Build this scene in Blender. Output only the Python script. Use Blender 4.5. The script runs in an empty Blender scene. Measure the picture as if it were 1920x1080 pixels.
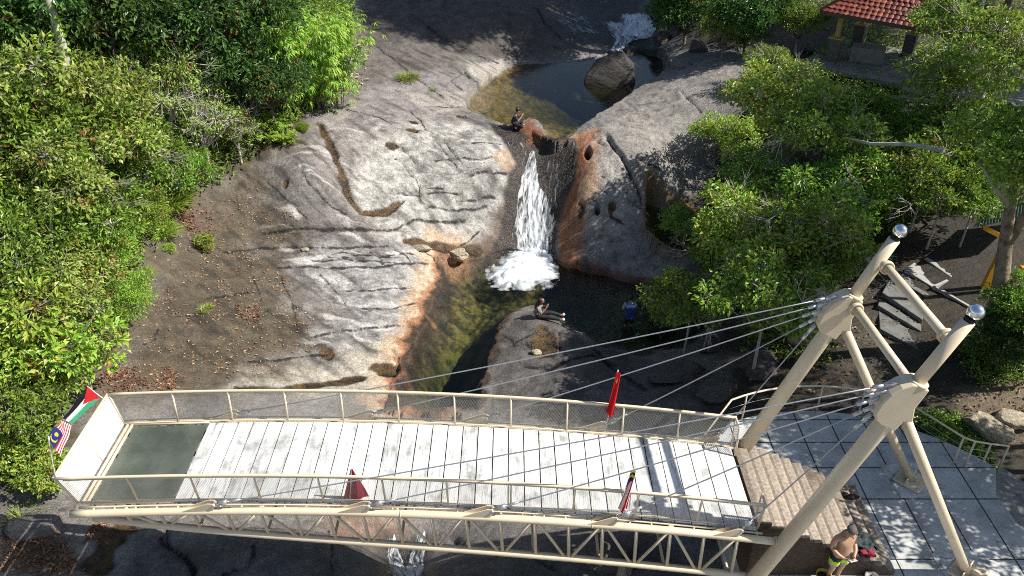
import bpy, bmesh, math, random
import numpy as np
from mathutils import Vector, Matrix, Euler
random.seed(7); RNG = np.random.default_rng(7)
SC = bpy.context.scene
COL = SC.collection
R = math.radians
# ------------------------------------------------------------------ camera
F, PITCH, CAMH = 1520.0, R(33.0), 14.3
CP, SP = math.cos(PITCH), math.sin(PITCH)
CAMV = np.array([0.0, 0.0, CAMH])
def ray(u, v):
    k = (v - 540.0) / F
    return np.array([(u - 960.0) / F, CP - SP * k, -SP - CP * k])
def proj(p):
    x, y, z = p[0], p[1], CAMH - p[2]
    Z = y * CP + z * SP
    return (960 + F * x / Z, 540 + F * (z * CP - y * SP) / Z)
def at_z(u, v, z):
    d = ray(u, v); t = (z - CAMH) / d[2]
    return CAMV + d * t
def at_y(u, v, y):
    d = ray(u, v); return CAMV + d * (y / d[1])
cam = bpy.data.cameras.new("camera"); camo = bpy.data.objects.new("camera", cam); COL.objects.link(camo)
camo.location = (0, 0, CAMH); camo.rotation_euler = (R(90) - PITCH, 0, 0)
cam.sensor_width = 36; cam.lens = F / 1920 * 36; cam.clip_start = 0.1; cam.clip_end = 2000
SC.camera = camo
# ------------------------------------------------------------------ light
EL, AZX = R(46.5), R(-7)     # sun stands over +X
W = bpy.data.worlds.new("World"); SC.world = W; W.use_nodes = True
nt = W.node_tree; bg = nt.nodes['Background']
sky = nt.nodes.new('ShaderNodeTexSky'); sky.sky_type = 'NISHITA'; sky.sun_disc = False
sky.sun_elevation = EL; sky.sun_rotation = R(90) - AZX
nt.links.new(sky.outputs[0], bg.inputs[0]); bg.inputs[1].default_value = 0.078
sl = bpy.data.lights.new("sun", 'SUN'); sl.energy = 5.0; sl.angle = R(0.5); sl.color = (1, .955, .88)
so = bpy.data.objects.new("sun", sl); COL.objects.link(so)
sd = Vector((math.cos(EL) * math.cos(AZX), math.cos(EL) * math.sin(AZX), math.sin(EL)))
so.rotation_euler = sd.to_track_quat('Z', 'Y').to_euler(); so.location = (30, 5, 40)
SC.view_settings.view_transform = 'Standard'; SC.view_settings.look = 'None'
SC.view_settings.gamma = 1; SC.view_settings.exposure = 0.64
SC.render.engine = 'CYCLES'; SC.cycles.max_bounces = 6; SC.cycles.transparent_max_bounces = 12
SC.cycles.diffuse_bounces = 3; SC.cycles.glossy_bounces = 3; SC.cycles.transmission_bounces = 4
SC.cycles.sample_clamp_indirect = 3; SC.cycles.sample_clamp_direct = 8; SC.cycles.filter_width = 1.0; SC.cycles.use_denoising = False
# ------------------------------------------------------------------ noise (numpy)
def _hash(ix, iy, seed):
    n = (ix * 374761393 + iy * 668265263 + seed * 1442695041) & 0xffffffff
    n = ((n ^ (n >> 13)) * 1274126177) & 0xffffffff
    return (n ^ (n >> 16)) & 0xffff
def gnoise(x, y, seed=0):
    x = np.asarray(x, float); y = np.asarray(y, float)
    ix = np.floor(x).astype(np.int64); iy = np.floor(y).astype(np.int64)
    fx = x - ix; fy = y - iy
    ux = fx * fx * fx * (fx * (fx * 6 - 15) + 10); uy = fy * fy * fy * (fy * (fy * 6 - 15) + 10)
    def g(dx, dy):
        a = _hash(ix + dx, iy + dy, seed) * (2 * math.pi / 65536)
        return np.cos(a) * (fx - dx) + np.sin(a) * (fy - dy)
    a = g(0, 0) + ux * (g(1, 0) - g(0, 0)); b = g(0, 1) + ux * (g(1, 1) - g(0, 1))
    return (a + uy * (b - a)) * 1.5
def fbm(x, y, seed=0, o=4, gain=.5):
    s, a, f = 0, 1.0, 1.0
    for k in range(o):
        s = s + a * gnoise(x * f, y * f, seed + k * 17); a *= gain; f *= 2.03
    return s
def sstep(a, b, x):
    t = np.clip((x - a) / (b - a), 0, 1); return t * t * (3 - 2 * t)
def seg_dist(X, Y, P, closed=False):
    """distance, side (+ = left of the line) and arc parameter 0..1 of points to a polyline"""
    P = np.asarray(P, float); n = len(P); best = np.full(X.shape, 1e9); side = np.zeros(X.shape); par = np.zeros(X.shape)
    m = n if closed else n - 1
    for i in range(m):
        ax, ay = P[i]; bx, by = P[(i + 1) % n]; dx, dy = bx - ax, by - ay
        L2 = dx * dx + dy * dy + 1e-12
        t = np.clip(((X - ax) * dx + (Y - ay) * dy) / L2, 0, 1)
        d = np.hypot(X - ax - t * dx, Y - ay - t * dy); k = d < best
        best = np.where(k, d, best); side = np.where(k, np.sign(dx * (Y - ay) - dy * (X - ax)), side)
        par = np.where(k, (i + t) / m, par)
    return best, side, par
def in_poly(X, Y, P):
    ins = np.zeros(X.shape, bool); n = len(P)
    for i in range(n):
        ax, ay = P[i]; bx, by = P[(i + 1) % n]
        c = (ay > Y) != (by > Y)
        with np.errstate(divide='ignore', invalid='ignore'):
            xx = (bx - ax) * (Y - ay) / (by - ay + 1e-30) + ax
        ins ^= c & (X < xx)
    return ins
def sdist(X, Y, P):
    d, _, _ = seg_dist(X, Y, P, True)
    return np.where(in_poly(X, Y, P), d, -d)         # positive inside
# ------------------------------------------------------------------ materials
def mat(name):
    m = bpy.data.materials.new(name); m.use_nodes = True
    n = m.node_tree.nodes; return m, n, m.node_tree.links, n['Principled BSDF']
def N(nodes, t, **kw):
    n = nodes.new(t)
    for k, v in kw.items(): setattr(n, k, v)
    return n
def ramp(nodes, pts):
    r = nodes.new('ShaderNodeValToRGB'); e = r.color_ramp.elements
    while len(e) < len(pts): e.new(.5)
    for q, (p, c) in zip(e, pts):
        q.position = p; q.color = (*c, 1) if len(c) == 3 else c
    return r
def simple(name, col, rough=.6, metal=0., var=.18, scale=6., bump=0.0, bscale=60., spec=.5, dirt=None, dirt_at=(.5, .7)):
    """a plain material with noise in colour, optional dirt patches and a bump"""
    m, n, l, p = mat(name)
    tc = N(n, 'ShaderNodeTexCoord'); nz = N(n, 'ShaderNodeTexNoise'); nz.inputs['Scale'].default_value = scale
    nz.inputs['Detail'].default_value = 6; l.new(tc.outputs['Object'], nz.inputs['Vector'])
    lo = tuple(c * (1 - var) for c in col); hi = tuple(min(1, c * (1 + var)) for c in col)
    r = ramp(n, [(.3, lo), (.7, hi)]); l.new(nz.outputs['Fac'], r.inputs[0]); out = r.outputs[0]
    if dirt:
        n2 = N(n, 'ShaderNodeTexNoise'); n2.inputs['Scale'].default_value = scale * .45; n2.inputs['Detail'].default_value = 8
        n2.inputs['Roughness'].default_value = .7; l.new(tc.outputs['Object'], n2.inputs['Vector'])
        r2 = ramp(n, [(dirt_at[0], (0, 0, 0)), (dirt_at[1], (1, 1, 1))]); l.new(n2.outputs['Fac'], r2.inputs[0])
        mx = N(n, 'ShaderNodeMixRGB'); l.new(r2.outputs[0], mx.inputs[0]); l.new(out, mx.inputs[1]); mx.inputs[2].default_value = (*dirt, 1); out = mx.outputs[0]
    l.new(out, p.inputs['Base Color'])
    p.inputs['Roughness'].default_value = rough; p.inputs['Metallic'].default_value = metal
    p.inputs['Specular IOR Level'].default_value = spec
    if bump:
        b = N(n, 'ShaderNodeBump'); b.inputs['Strength'].default_value = bump; b.inputs['Distance'].default_value = .02
        n3 = N(n, 'ShaderNodeTexNoise'); n3.inputs['Scale'].default_value = bscale; n3.inputs['Detail'].default_value = 5
        l.new(tc.outputs['Object'], n3.inputs['Vector']); l.new(n3.outputs['Fac'], b.inputs['Height']); l.new(b.outputs[0], p.inputs['Normal'])
    return m
def attr_mat(name, attr='col', rough=.6, var=.15, scale=30., spec=.4, bump=.3, translucent=0.):
    m, n, l, p = mat(name)
    a = N(n, 'ShaderNodeAttribute', attribute_name=attr)
    tc = N(n, 'ShaderNodeTexCoord'); nz = N(n, 'ShaderNodeTexNoise'); nz.inputs['Scale'].default_value = scale; nz.inputs['Detail'].default_value = 5
    l.new(tc.outputs['Object'], nz.inputs['Vector'])
    mr = N(n, 'ShaderNodeMapRange'); mr.inputs[3].default_value = 1 - var; mr.inputs[4].default_value = 1 + var; mr.inputs[1].default_value = .3; mr.inputs[2].default_value = .7
    l.new(nz.outputs['Fac'], mr.inputs[0])
    mx = N(n, 'ShaderNodeVectorMath', operation='SCALE'); l.new(a.outputs['Color'], mx.inputs[0]); l.new(mr.outputs[0], mx.inputs['Scale'])
    l.new(mx.outputs[0], p.inputs['Base Color']); p.inputs['Roughness'].default_value = rough; p.inputs['Specular IOR Level'].default_value = spec
    if bump:
        b = N(n, 'ShaderNodeBump'); b.inputs['Strength'].default_value = bump; b.inputs['Distance'].default_value = .01
        l.new(nz.outputs['Fac'], b.inputs['Height']); l.new(b.outputs[0], p.inputs['Normal'])
    if translucent:
        t = N(n, 'ShaderNodeBsdfTranslucent'); l.new(mx.outputs[0], t.inputs[0]); ms = N(n, 'ShaderNodeMixShader'); ms.inputs[0].default_value = translucent
        l.new(p.outputs[0], ms.inputs[1]); l.new(t.outputs[0], ms.inputs[2]); l.new(ms.outputs[0], n['Material Output'].inputs[0])
    return m
# ------------------------------------------------------------------ objects
def wloc(o):
    v = Vector((0, 0, 0))
    while o is not None: v = v + o.location; o = o.parent
    return v
def tag(o, label=None, cat=None, group=None, kind=None):
    if label: o['label'] = label
    if cat: o['category'] = cat
    if group: o['group'] = group
    if kind: o['kind'] = kind
    return o
def empty(name, loc, label, cat, group=None, kind=None):
    o = bpy.data.objects.new(name, None); COL.objects.link(o); o.location = loc; o.empty_display_size = .2
    return tag(o, label, cat, group, kind)
def link_mesh(name, me, material, parent=None):
    for m in (material if isinstance(material, (list, tuple)) else [material]): me.materials.append(m)
    o = bpy.data.objects.new(name, me); COL.objects.link(o)
    if parent is not None: o.parent = parent
    return o
class MB:
    """collects world-space shapes and links them as ONE mesh object"""
    def __init__(s): s.v = []; s.f = []; s.c = []; s.sm = []
    def add(s, vs, fs, col=None, smooth=False):
        b = len(s.v); s.v += [tuple(map(float, p)) for p in vs]
        for f in fs: s.f.append(tuple(b + i for i in f)); s.c.append(col); s.sm.append(smooth)
        return s
    def box(s, c, size, rot=None, col=None, bevel=0.0):
        x, y, z = (q / 2 for q in size); M = rot if rot is not None else Matrix.Identity(3); c = Vector(c)
        if bevel:
            bm = bmesh.new(); bmesh.ops.create_cube(bm, size=1, matrix=Matrix.Diagonal((*size, 1)))
            bmesh.ops.bevel(bm, geom=bm.edges[:], offset=bevel, segments=2, affect='EDGES', profile=.6)
            bm.verts.index_update(); s.add([c + M @ q.co for q in bm.verts], [[q.index for q in f.verts] for f in bm.faces], col); bm.free(); return s
        vs = [c + M @ Vector((i * x, j * y, k * z)) for i in (-1, 1) for j in (-1, 1) for k in (-1, 1)]
        return s.add(vs, [(0, 1, 3, 2), (4, 6, 7, 5), (0, 4, 5, 1), (2, 3, 7, 6), (0, 2, 6, 4), (1, 5, 7, 3)], col)
    def prism(s, poly, z0, z1, col=None):
        n = len(poly); vs = [(x, y, z0) for x, y in poly] + [(x, y, z1) for x, y in poly]
        ar = sum(poly[i][0] * poly[(i + 1) % n][1] - poly[(i + 1) % n][0] * poly[i][1] for i in range(n))
        top = list(range(n, 2 * n)); bot = list(range(n - 1, -1, -1))
        if ar < 0: top.reverse(); bot.reverse()
        fs = [top, bot] + [((i, (i + 1) % n, n + (i + 1) % n, n + i) if ar > 0 else (n + i, n + (i + 1) % n, (i + 1) % n, i)) for i in range(n)]
        return s.add(vs, fs, col)
    def prism_y(s, poly, y0, y1, col=None):               # outline in x,z pushed along y
        n = len(poly); vs = [(x, y0, z) for x, z in poly] + [(x, y1, z) for x, z in poly]
        fs = [list(range(n)), list(range(2 * n - 1, n - 1, -1))] + [(n + i, n + (i + 1) % n, (i + 1) % n, i) for i in range(n)]
        return s.add(vs, fs, col)
    def tube(s, pts, r, n=10, col=None, cap=True):
        pts = [Vector(p) for p in pts]; m = len(pts); rs = r if isinstance(r, (list, tuple, np.ndarray)) else [r] * m
        d0 = (pts[1] - pts[0]).normalized(); up = Vector((0, 0, 1)) if abs(d0.z) < .9 else Vector((1, 0, 0))
        a = d0.cross(up).normalized(); vs = []; fs = []
        for i, p in enumerate(pts):
            d = (pts[min(i + 1, m - 1)] - pts[max(i - 1, 0)]).normalized()
            a = (a - d * a.dot(d)).normalized(); b = d.cross(a)
            for k in range(n):
                t = 2 * math.pi * k / n; vs.append(p + (a * math.cos(t) + b * math.sin(t)) * rs[i])
        for i in range(m - 1):
            for k in range(n):
                q = (k + 1) % n; fs.append((i * n + k, i * n + q, (i + 1) * n + q, (i + 1) * n + k))
        s.add(vs, fs, col, True)
        if cap:
            b = len(s.v) - len(vs)
            s.f.append(tuple(b + k for k in range(n - 1, -1, -1))); s.c.append(col); s.sm.append(False)
            s.f.append(tuple(b + (m - 1) * n + k for k in range(n))); s.c.append(col); s.sm.append(False)
        return s
    def ball(s, c, r, seg=16, col=None, rot=None):
        r = (r, r, r) if not isinstance(r, (tuple, list)) else r; c = Vector(c); rings = seg // 2; vs = []; fs = []
        M = rot if rot is not None else Matrix.Identity(3)
        for i in range(rings + 1):
            ph = math.pi * i / rings
            for k in range(seg):
                t = 2 * math.pi * k / seg
                vs.append(c + M @ Vector((r[0] * math.sin(ph) * math.cos(t), r[1] * math.sin(ph) * math.sin(t), r[2] * math.cos(ph))))
        for i in range(rings):
            for k in range(seg):
                q = (k + 1) % seg; fs.append((i * seg + k, (i + 1) * seg + k, (i + 1) * seg + q, i * seg + q))
        return s.add(vs, fs, col, True)
    def build(s, name, material, parent=None):
        off = wloc(parent) if parent is not None else Vector((0, 0, 0))
        me = bpy.data.meshes.new(name); me.from_pydata([(x - off.x, y - off.y, z - off.z) for x, y, z in s.v], [], s.f); me.update()
        me.polygons.foreach_set('use_smooth', s.sm)
        if any(c is not None for c in s.c):
            at = me.attributes.new('col', 'FLOAT_COLOR', 'FACE')
            at.data.foreach_set('color', np.array([(*(c or (.5, .5, .5)), 1) for c in s.c], np.float32).ravel())
        o = link_mesh(name, me, material, parent)
        return o
def np_mesh(name, V, Fq, material, parent=None, smooth=False, face_col=None, vert_attrs=None):
    """mesh from numpy arrays; Fq (n,4) or (n,3)"""
    me = bpy.data.meshes.new(name); nf, k = Fq.shape
    me.vertices.add(len(V)); me.vertices.foreach_set('co', np.ascontiguousarray(V, np.float32).ravel())
    me.loops.add(nf * k); me.loops.foreach_set('vertex_index', np.ascontiguousarray(Fq, np.int32).ravel())
    me.polygons.add(nf); me.polygons.foreach_set('loop_start', np.arange(0, nf * k, k, dtype=np.int32))
    me.polygons.foreach_set('use_smooth', np.full(nf, smooth))
    me.update(calc_edges=True)
    if face_col is not None:
        at = me.attributes.new('col', 'FLOAT_COLOR', 'FACE'); at.data.foreach_set('color', np.c_[face_col, np.ones(nf)].astype(np.float32).ravel())
    for nm, arr in (vert_attrs or {}).items():
        if arr.ndim == 2:
            at = me.attributes.new(nm, 'FLOAT_COLOR', 'POINT'); at.data.foreach_set('color', np.c_[arr, np.ones(len(V))].astype(np.float32).ravel())
        else:
            at = me.attributes.new(nm, 'FLOAT', 'POINT'); at.data.foreach_set('value', arr.astype(np.float32))
    return link_mesh(name, me, material, parent)
# ================================================================== terrain: control points (picture position, height above the plaza)
CTRL = [  # left sunlit slab and its front face
 (860,120,.9),(800,175,.75),(760,60,1.7),(700,130,1.25),(650,220,.85),(620,270,.55),(560,310,.45),(720,250,.5),(850,225,.35),(910,245,.15),
 (800,330,-.8),(900,300,-.3),(940,330,-.9),(930,400,-2.2),(800,420,-2.0),(700,400,-1.5),(600,400,-1.1),(500,370,-.6),(430,330,.1),(660,320,-.3),
 (840,470,-2.95),(750,480,-2.3),(600,460,-1.75),(450,440,-1.2),(320,430,-.5),(815,560,-3.3),(700,560,-2.8),(550,560,-2.3),(400,560,-1.7),(270,560,-1.0),
 (755,680,-3.35),(600,680,-2.8),(450,680,-2.3),(300,680,-1.8),(180,690,-1.2),(230,760,-1.5),(500,770,-2.5),
 (300,1000,-2.1),(100,950,-1.8),(30,1060,-1.95),(480,1040,-2.1),(620,1040,-2.4),(700,985,-3.1),(850,1040,-3.0),(1000,1060,-2.1),(1200,1060,-1.5),
 # slide, pools
 (1045,262,.02),(1000,252,.05),(1000,330,-1.3),(1050,330,-1.1),(1075,300,-.5),(1066,350,-1.3),(1062,262,.03),(1020,420,-2.8),(1000,480,-3.7),(960,480,-3.6),(960,180,.05),(1080,170,0.),(1180,150,.05),
 (870,600,-3.6),(1000,540,-3.7),(1100,570,-3.6),(1200,590,-3.5),(850,720,-3.7),(890,730,-3.6),(780,1000,-3.9),(760,1075,-5.2),
 # dome right of the slide
 (1085,275,.15),(1120,270,.28),(1180,230,.5),(1200,175,.8),(1300,130,1.35),(1300,200,1.0),(1100,340,-.72),(1160,380,-1.35),(1220,300,.0),(1080,420,-2.2),(1075,480,-2.9),
 (1150,505,-3.2),(1200,450,-2.4),(1235,500,-2.8),(1240,430,-2.0),(1290,440,-1.95),(1340,330,-1.2),(1228,392,-1.85),(1300,472,-1.95),(1330,410,-1.9),(1400,250,.7),
 # rock with the sitting person, right bank
 (960,610,-3.0),(1015,600,-2.75),(1060,640,-3.1),(950,700,-3.1),(1050,700,-2.8),(1180,700,-3.1),(1300,690,-2.6),(1300,620,-3.2),
 (1450,650,-1.4),(1600,660,-.8),(1720,600,-.25),(1850,560,.3),(1850,780,-.6),(1900,680,-.1),(1450,450,-.8),(1600,400,.3),(1750,350,1.0),(1500,280,1.3),
 (1600,150,1.9),(1750,150,2.0),(1450,120,2.0),(1700,30,2.5),(1850,60,2.5),
 # head of the valley
 (1180,60,.75),(1100,30,1.2),(1000,40,1.6),(900,40,1.9),(1250,60,1.1),(1120,95,.2),(1200,90,.25),(1000,100,.3),(1000,112,.14),(945,119,.2),(1350,40,2.4),(1200,5,1.7),(900,3,2.5),(700,5,2.4),
 # left bank under the trees
 (560,170,1.6),(500,230,1.2),(400,250,1.4),(300,330,1.0),(250,450,.1),(190,560,-.3),(120,650,-.6),(80,800,-1.2),(30,900,-1.55),(50,500,.6),(100,300,2.2),(300,120,3.0),(500,60,3.0),(100,60,4.5)]
CW = [tuple(at_z(u, v, z)) for u, v, z in CTRL]
CW += [(-45,5,1.5),(-45,30,5),(-45,80,12),(-15,80,8),(10,80,6),(40,80,10),(45,45,7),(45,20,1),(40,2,-1),(0,2,-9),(-20,2,-2),(20,2,-3),(14,9,-1.2),(14,14,-.9),(9,16.6,-1.3),(5,16.5,-2.2),(6,12,-1.6),(5.5,8,-3.5),
       (2,14,-2.1),(2,17.5,-3.3),(-1,18,-3.8),(-5,15.5,-2.7),(10,56,3.2),(-6,56,3.4),(20,50,3.4),(-18,52,5)]
CW = np.array(CW)
def _phi(d2): return np.where(d2 > 1e-12, .5 * d2 * np.log(d2 + 1e-12), 0)
_n = len(CW); _A = np.zeros((_n + 3, _n + 3))
_A[:_n, :_n] = _phi(((CW[:, None, :2] - CW[None, :, :2]) ** 2).sum(-1)) + np.eye(_n) * .6
_A[:_n, _n] = 1; _A[:_n, _n + 1:] = CW[:, :2]; _A[_n, :_n] = 1; _A[_n + 1:, :_n] = CW[:, :2].T
_w = np.linalg.solve(_A, np.r_[CW[:, 2], 0, 0, 0])
def base_z(X, Y):
    X = np.clip(np.asarray(X, float), -48, 48); Y = np.clip(np.asarray(Y, float), 0, 85); sh = X.shape; x = X.ravel(); y = Y.ravel(); out = np.empty(x.size)
    for i in range(0, x.size, 20000):
        d2 = (x[i:i + 20000, None] - CW[None, :, 0]) ** 2 + (y[i:i + 20000, None] - CW[None, :, 1]) ** 2
        out[i:i + 20000] = _phi(d2) @ _w[:_n] + _w[_n] + x[i:i + 20000] * _w[_n + 1] + y[i:i + 20000] * _w[_n + 2]
    return out.reshape(sh)
_T = np.concatenate([np.linspace(8, 60, 700), np.linspace(60.3, 110, 120)])
def hit(u, v, dz=0.0):
    """where the line of sight through a picture position meets the terrain (raised by dz)"""
    d = ray(u, v); P = CAMV[None] + d[None] * _T[:, None]
    g = P[:, 2] - base_z(P[:, 0], P[:, 1]) - dz; k = np.argmax(g < 0)
    if g[k] >= 0: k = len(_T) - 1
    t = _T[k] - (_T[k] - _T[k - 1]) * (g[k] / (g[k] - g[k - 1])) if k else _T[0]
    return CAMV + d * t
def hits(px): return np.array([hit(u, v)[:2] for u, v in px])
# ------------------------------------------------------------------ pools
WL_UP, WL_LOW, WL_SIDE = .10, -3.40, -2.05
P_UP = [(868,210),(886,178),(908,153),(935,138),(950,126),(979,120),(1038,119),(1092,116),(1140,100),(1200,96),(1238,110),(1255,146),(1230,165),(1198,184),(1147,216),(1111,238),(1074,256),(1045,260),(1021,253),(1012,236),(994,228),(957,238),(914,229)]
P_LOW = [(837,493),(833,530),(812,567),(800,607),(778,645),(766,680),(758,713),(745,760),(895,765),(903,713),(917,680),(933,620),(947,597),(977,578),(1000,573),(1033,590),(1067,612),(1100,630),(1130,646),(1180,655),(1280,655),(1330,620),(1310,570),(1207,537),(1150,523),(1100,508),(1057,500),(1047,493),(1010,484),(960,473),(900,483),(867,490)]
P_SIDE = [(1212,385),(1208,410),(1215,430),(1250,462),(1300,475),(1340,450),(1330,410),(1280,395)]
def poly_at(px, z): return np.array([at_z(u, v, z)[:2] for u, v in px])
W_UP, W_LOW, W_SIDE = poly_at(P_UP, WL_UP), poly_at(P_LOW, WL_LOW), poly_at(P_SIDE, WL_SIDE)
# ------------------------------------------------------------------ grid
def axis(lo, hi, a, b, st, grow=1.12):
    core = list(np.arange(a, b, st)); s = st; x = a; left = []
    while x > lo: s *= grow; x -= s; left.append(x)
    s = st; x = core[-1]; right = []
    while x < hi: s *= grow; x += s; right.append(x)
    return np.array(left[::-1] + core + right)
GX = axis(-260, 260, -13.5, 10.5, .056); _g = axis(-60, 420, 12.6, 50, .09); GY = np.r_[_g[_g < 20.4], np.arange(20.4, 37.5, .056), _g[_g > 37.5]]
X, Y = np.meshgrid(GX, GY); Zb = base_z(X, Y); Z = Zb.copy()
far = np.maximum(0, np.hypot(X, Y - 30) - 55); Z += far * .16 * (1 + .4 * fbm(X / 40, Y / 40, 5, 3)) * (Y > -5)
# broad relief, sheeting planes running across the slope
wx = X + .5 * fbm(X / 2.2, Y / 2.2, 41, 3); wy = Y + .4 * fbm(X / 2.2, Y / 2.2, 42, 3)
Z += .07 * fbm(X / 3.2, Y / 2.4, 1, 2)
FACE_POLY = hits([(560,250),(700,210),(870,240),(960,300),(945,420),(840,480),(820,560),(770,690),(560,700),(520,520),(480,420)])
face_m = sstep(-.8, 1.5, sdist(X, Y, FACE_POLY))
RDOME = hits([(1080,250),(1200,170),(1320,110),(1400,140),(1250,330),(1230,420),(1260,520),(1150,520),(1045,490)])
dome_m = sstep(-.4, .6, sdist(X, Y, RDOME))
lam = fbm(wx / 2.6, wy / .62, 3, 4, .55)
Z += face_m * (.040 * lam - .03 * np.abs(fbm(wx / 1.9, wy / .5, 9, 4)))
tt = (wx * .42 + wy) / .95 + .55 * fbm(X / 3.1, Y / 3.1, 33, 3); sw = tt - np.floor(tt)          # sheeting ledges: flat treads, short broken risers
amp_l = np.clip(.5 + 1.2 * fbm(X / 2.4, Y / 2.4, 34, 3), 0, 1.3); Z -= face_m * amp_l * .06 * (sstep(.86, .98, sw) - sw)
tt2 = (wx * -.5 + wy * .55) / .7 + .6 * fbm(X / 2.0, Y / 2.0, 35, 3); s2 = tt2 - np.floor(tt2); Z -= face_m * np.clip(fbm(X / 1.8, Y / 1.8, 36, 3), 0, 1) * .03 * (sstep(.84, .97, s2) - s2)
Z += dome_m * (-.07 * np.clip(fbm(wx / .55, wy / .8, 12, 3) - .25, 0, 1))
Z += .020 * fbm(X / .5, Y / .35, 21, 3) - (.018 + .016 * face_m) * np.abs(fbm(wx / .55, wy / .32, 22, 3))
# ledges and cracks: (picture polyline, step down on the near side, reach, crack depth, crack half width)
LEDGE = [([(430,434),(520,432),(576,426),(660,428),(740,425),(775,408),(850,409),(925,402)], .16, 1.0, .12, .06),
 ([(390,470),(480,461),(620,458),(765,458)], .12, .8, .10, .05), ([(500,498),(560,496),(700,497),(838,495)], .10, .7, .04, .04),
 ([(560,634),(620,623),(700,612),(775,605)], .14, .8, .06, .05), ([(430,677),(540,672),(640,655)], .12, .8, .03, .04),
 ([(375,556),(430,551),(475,543)], .05, .4, .10, .05), ([(318,591),(350,588),(378,584)], .03, .4, .09, .04),
 ([(729,361),(770,363),(833,359),(870,364)], .06, .5, .10, .045), ([(870,330),(915,322),(960,324)], .08, .5, .10, .045),
 ([(880,271),(905,268),(950,268)], .05, .4, .05, .035), ([(730,290),(755,302),(770,325),(785,350),(790,395)], .04, .3, .06, .045),
 ([(752,270),(768,292),(785,310)], .02, .3, .05, .03), ([(826,256),(845,280),(872,315)], .03, .3, .05, .04), ([(815,262),(840,292),(862,318)], .02, .3, .04, .03),
 ([(765,250),(795,240),(815,250)], .03, .3, .04, .03), ([(845,375),(890,372),(940,366)], .05, .5, .06, .03), ([(790,352),(830,353)], .02, .3, .05, .04),
 ([(1131,246),(1150,268),(1162,283),(1185,328),(1200,362),(1207,385)], .10, .5, .26, .075), ([(1184,287),(1215,310),(1245,318)], .04, .3, .05, .03),
 ([(1120,262),(1130,268)], .04, .2, .12, .06), ([(1142,402),(1160,412),(1178,420)], .05, .3, .12, .06), ([(1126,352),(1138,361)], .03, .2, .09, .05),
 ([(1165,346),(1175,357)], .02, .2, .08, .04), ([(1128,328),(1134,331)], .02, .2, .07, .04), ([(1112,370),(1118,379)], .02, .2, .07, .035), ([(1087,378),(1096,386)], .02, .2, .1, .04),
 ([(1272,165),(1300,195),(1320,215)], .0, .3, .04, .03), ([(735,720),(752,690),(745,665),(728,652)], .02, .3, .10, .045),
 ([(690,75),(740,110),(800,160),(850,195)], .08, .6, .04, .04), ([(760,20),(830,70),(900,105),(950,122)], .12, .8, .05, .05), ([(870,130),(880,145),(907,152)], .1, .4, .12, .06),
 ([(870,172),(845,150),(870,132)], .06, .4, .08, .05), ([(780,195),(850,200),(872,197)], .03, .3, .05, .03), ([(1005,10),(1020,40),(1060,75)], .1, .5, .1, .06),
 ([(940,645),(985,640),(1000,650),(1005,665)], .08, .4, .12, .06), ([(935,625),(965,640),(1000,625),(1050,622)], .05, .3, .06, .05), ([(1050,620),(1050,660)], .03, .2, .1, .05),
 ([(960,680),(1030,690),(1110,660),(1180,690)], .1, .5, .1, .06), ([(1100,640),(1160,690),(1230,735)], .12, .5, .1, .07),
 ([(295,990),(302,1010),(345,1040),(370,1080)], .06, .5, .22, .09), ([(310,985),(312,1005)], .02, .3, .2, .07), ([(470,1005),(475,1040),(462,1062),(400,1078)], .06, .4, .1, .06),
 ([(610,990),(625,1030),(620,1080)], .05, .4, .06, .05), ([(835,1000),(900,1030),(1000,1040),(1060,1080)], .06, .5, .1, .07), ([(560,485),(640,478),(690,486),(760,490)], .04, .4, .05, .03),
 ([(600,470),(660,478),(690,487)], .03, .3, .06, .03), ([(690,460),(700,470),(760,480)], .03, .3, .06, .03), ([(300,612),(290,635),(262,650)], .05, .5, .03, .05)]
# block joints of the broken ledges beside the lower pool and long diagonal joints across the slabs
LEDGE += [([(700,455),(712,478),(716,492)], .02, .25, .06, .05), ([(735,458),(760,474),(775,490)], .02, .25, .06, .05), ([(790,465),(812,480),(818,492)], .02, .25, .05, .05), ([(655,460),(668,476),(664,490)], .02, .25, .05, .05),
  ([(610,470),(640,466),(690,474),(745,470),(800,476)], .05, .3, .05, .05), ([(520,500),(545,560),(560,620)], .02, .4, .02, .04), ([(590,500),(640,555),(655,580)], .02, .4, .03, .04), ([(470,500),(490,560),(470,620)], .03, .5, .02, .04),
  ([(620,540),(700,546),(790,536)], .06, .5, .03, .045), ([(660,575),(720,578),(800,566)], .05, .4, .03, .04), ([(560,310),(580,345),(620,385),(660,410)], .05, .5, .05, .045), ([(490,330),(540,375),(585,418)], .03, .6, .03, .04),
  ([(640,200),(700,215),(745,240)], .03, .4, .03, .04), ([(800,300),(850,296),(900,300),(945,296)], .05, .4, .05, .045), ([(790,385),(850,392),(930,384)], .06, .4, .05, .05), ([(905,425),(880,445),(858,460)], .05, .3, .05, .05), ([(760,200),(790,225),(800,245)], .02, .3, .03, .04)]
crk = np.full(X.shape, 1.0)
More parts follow.
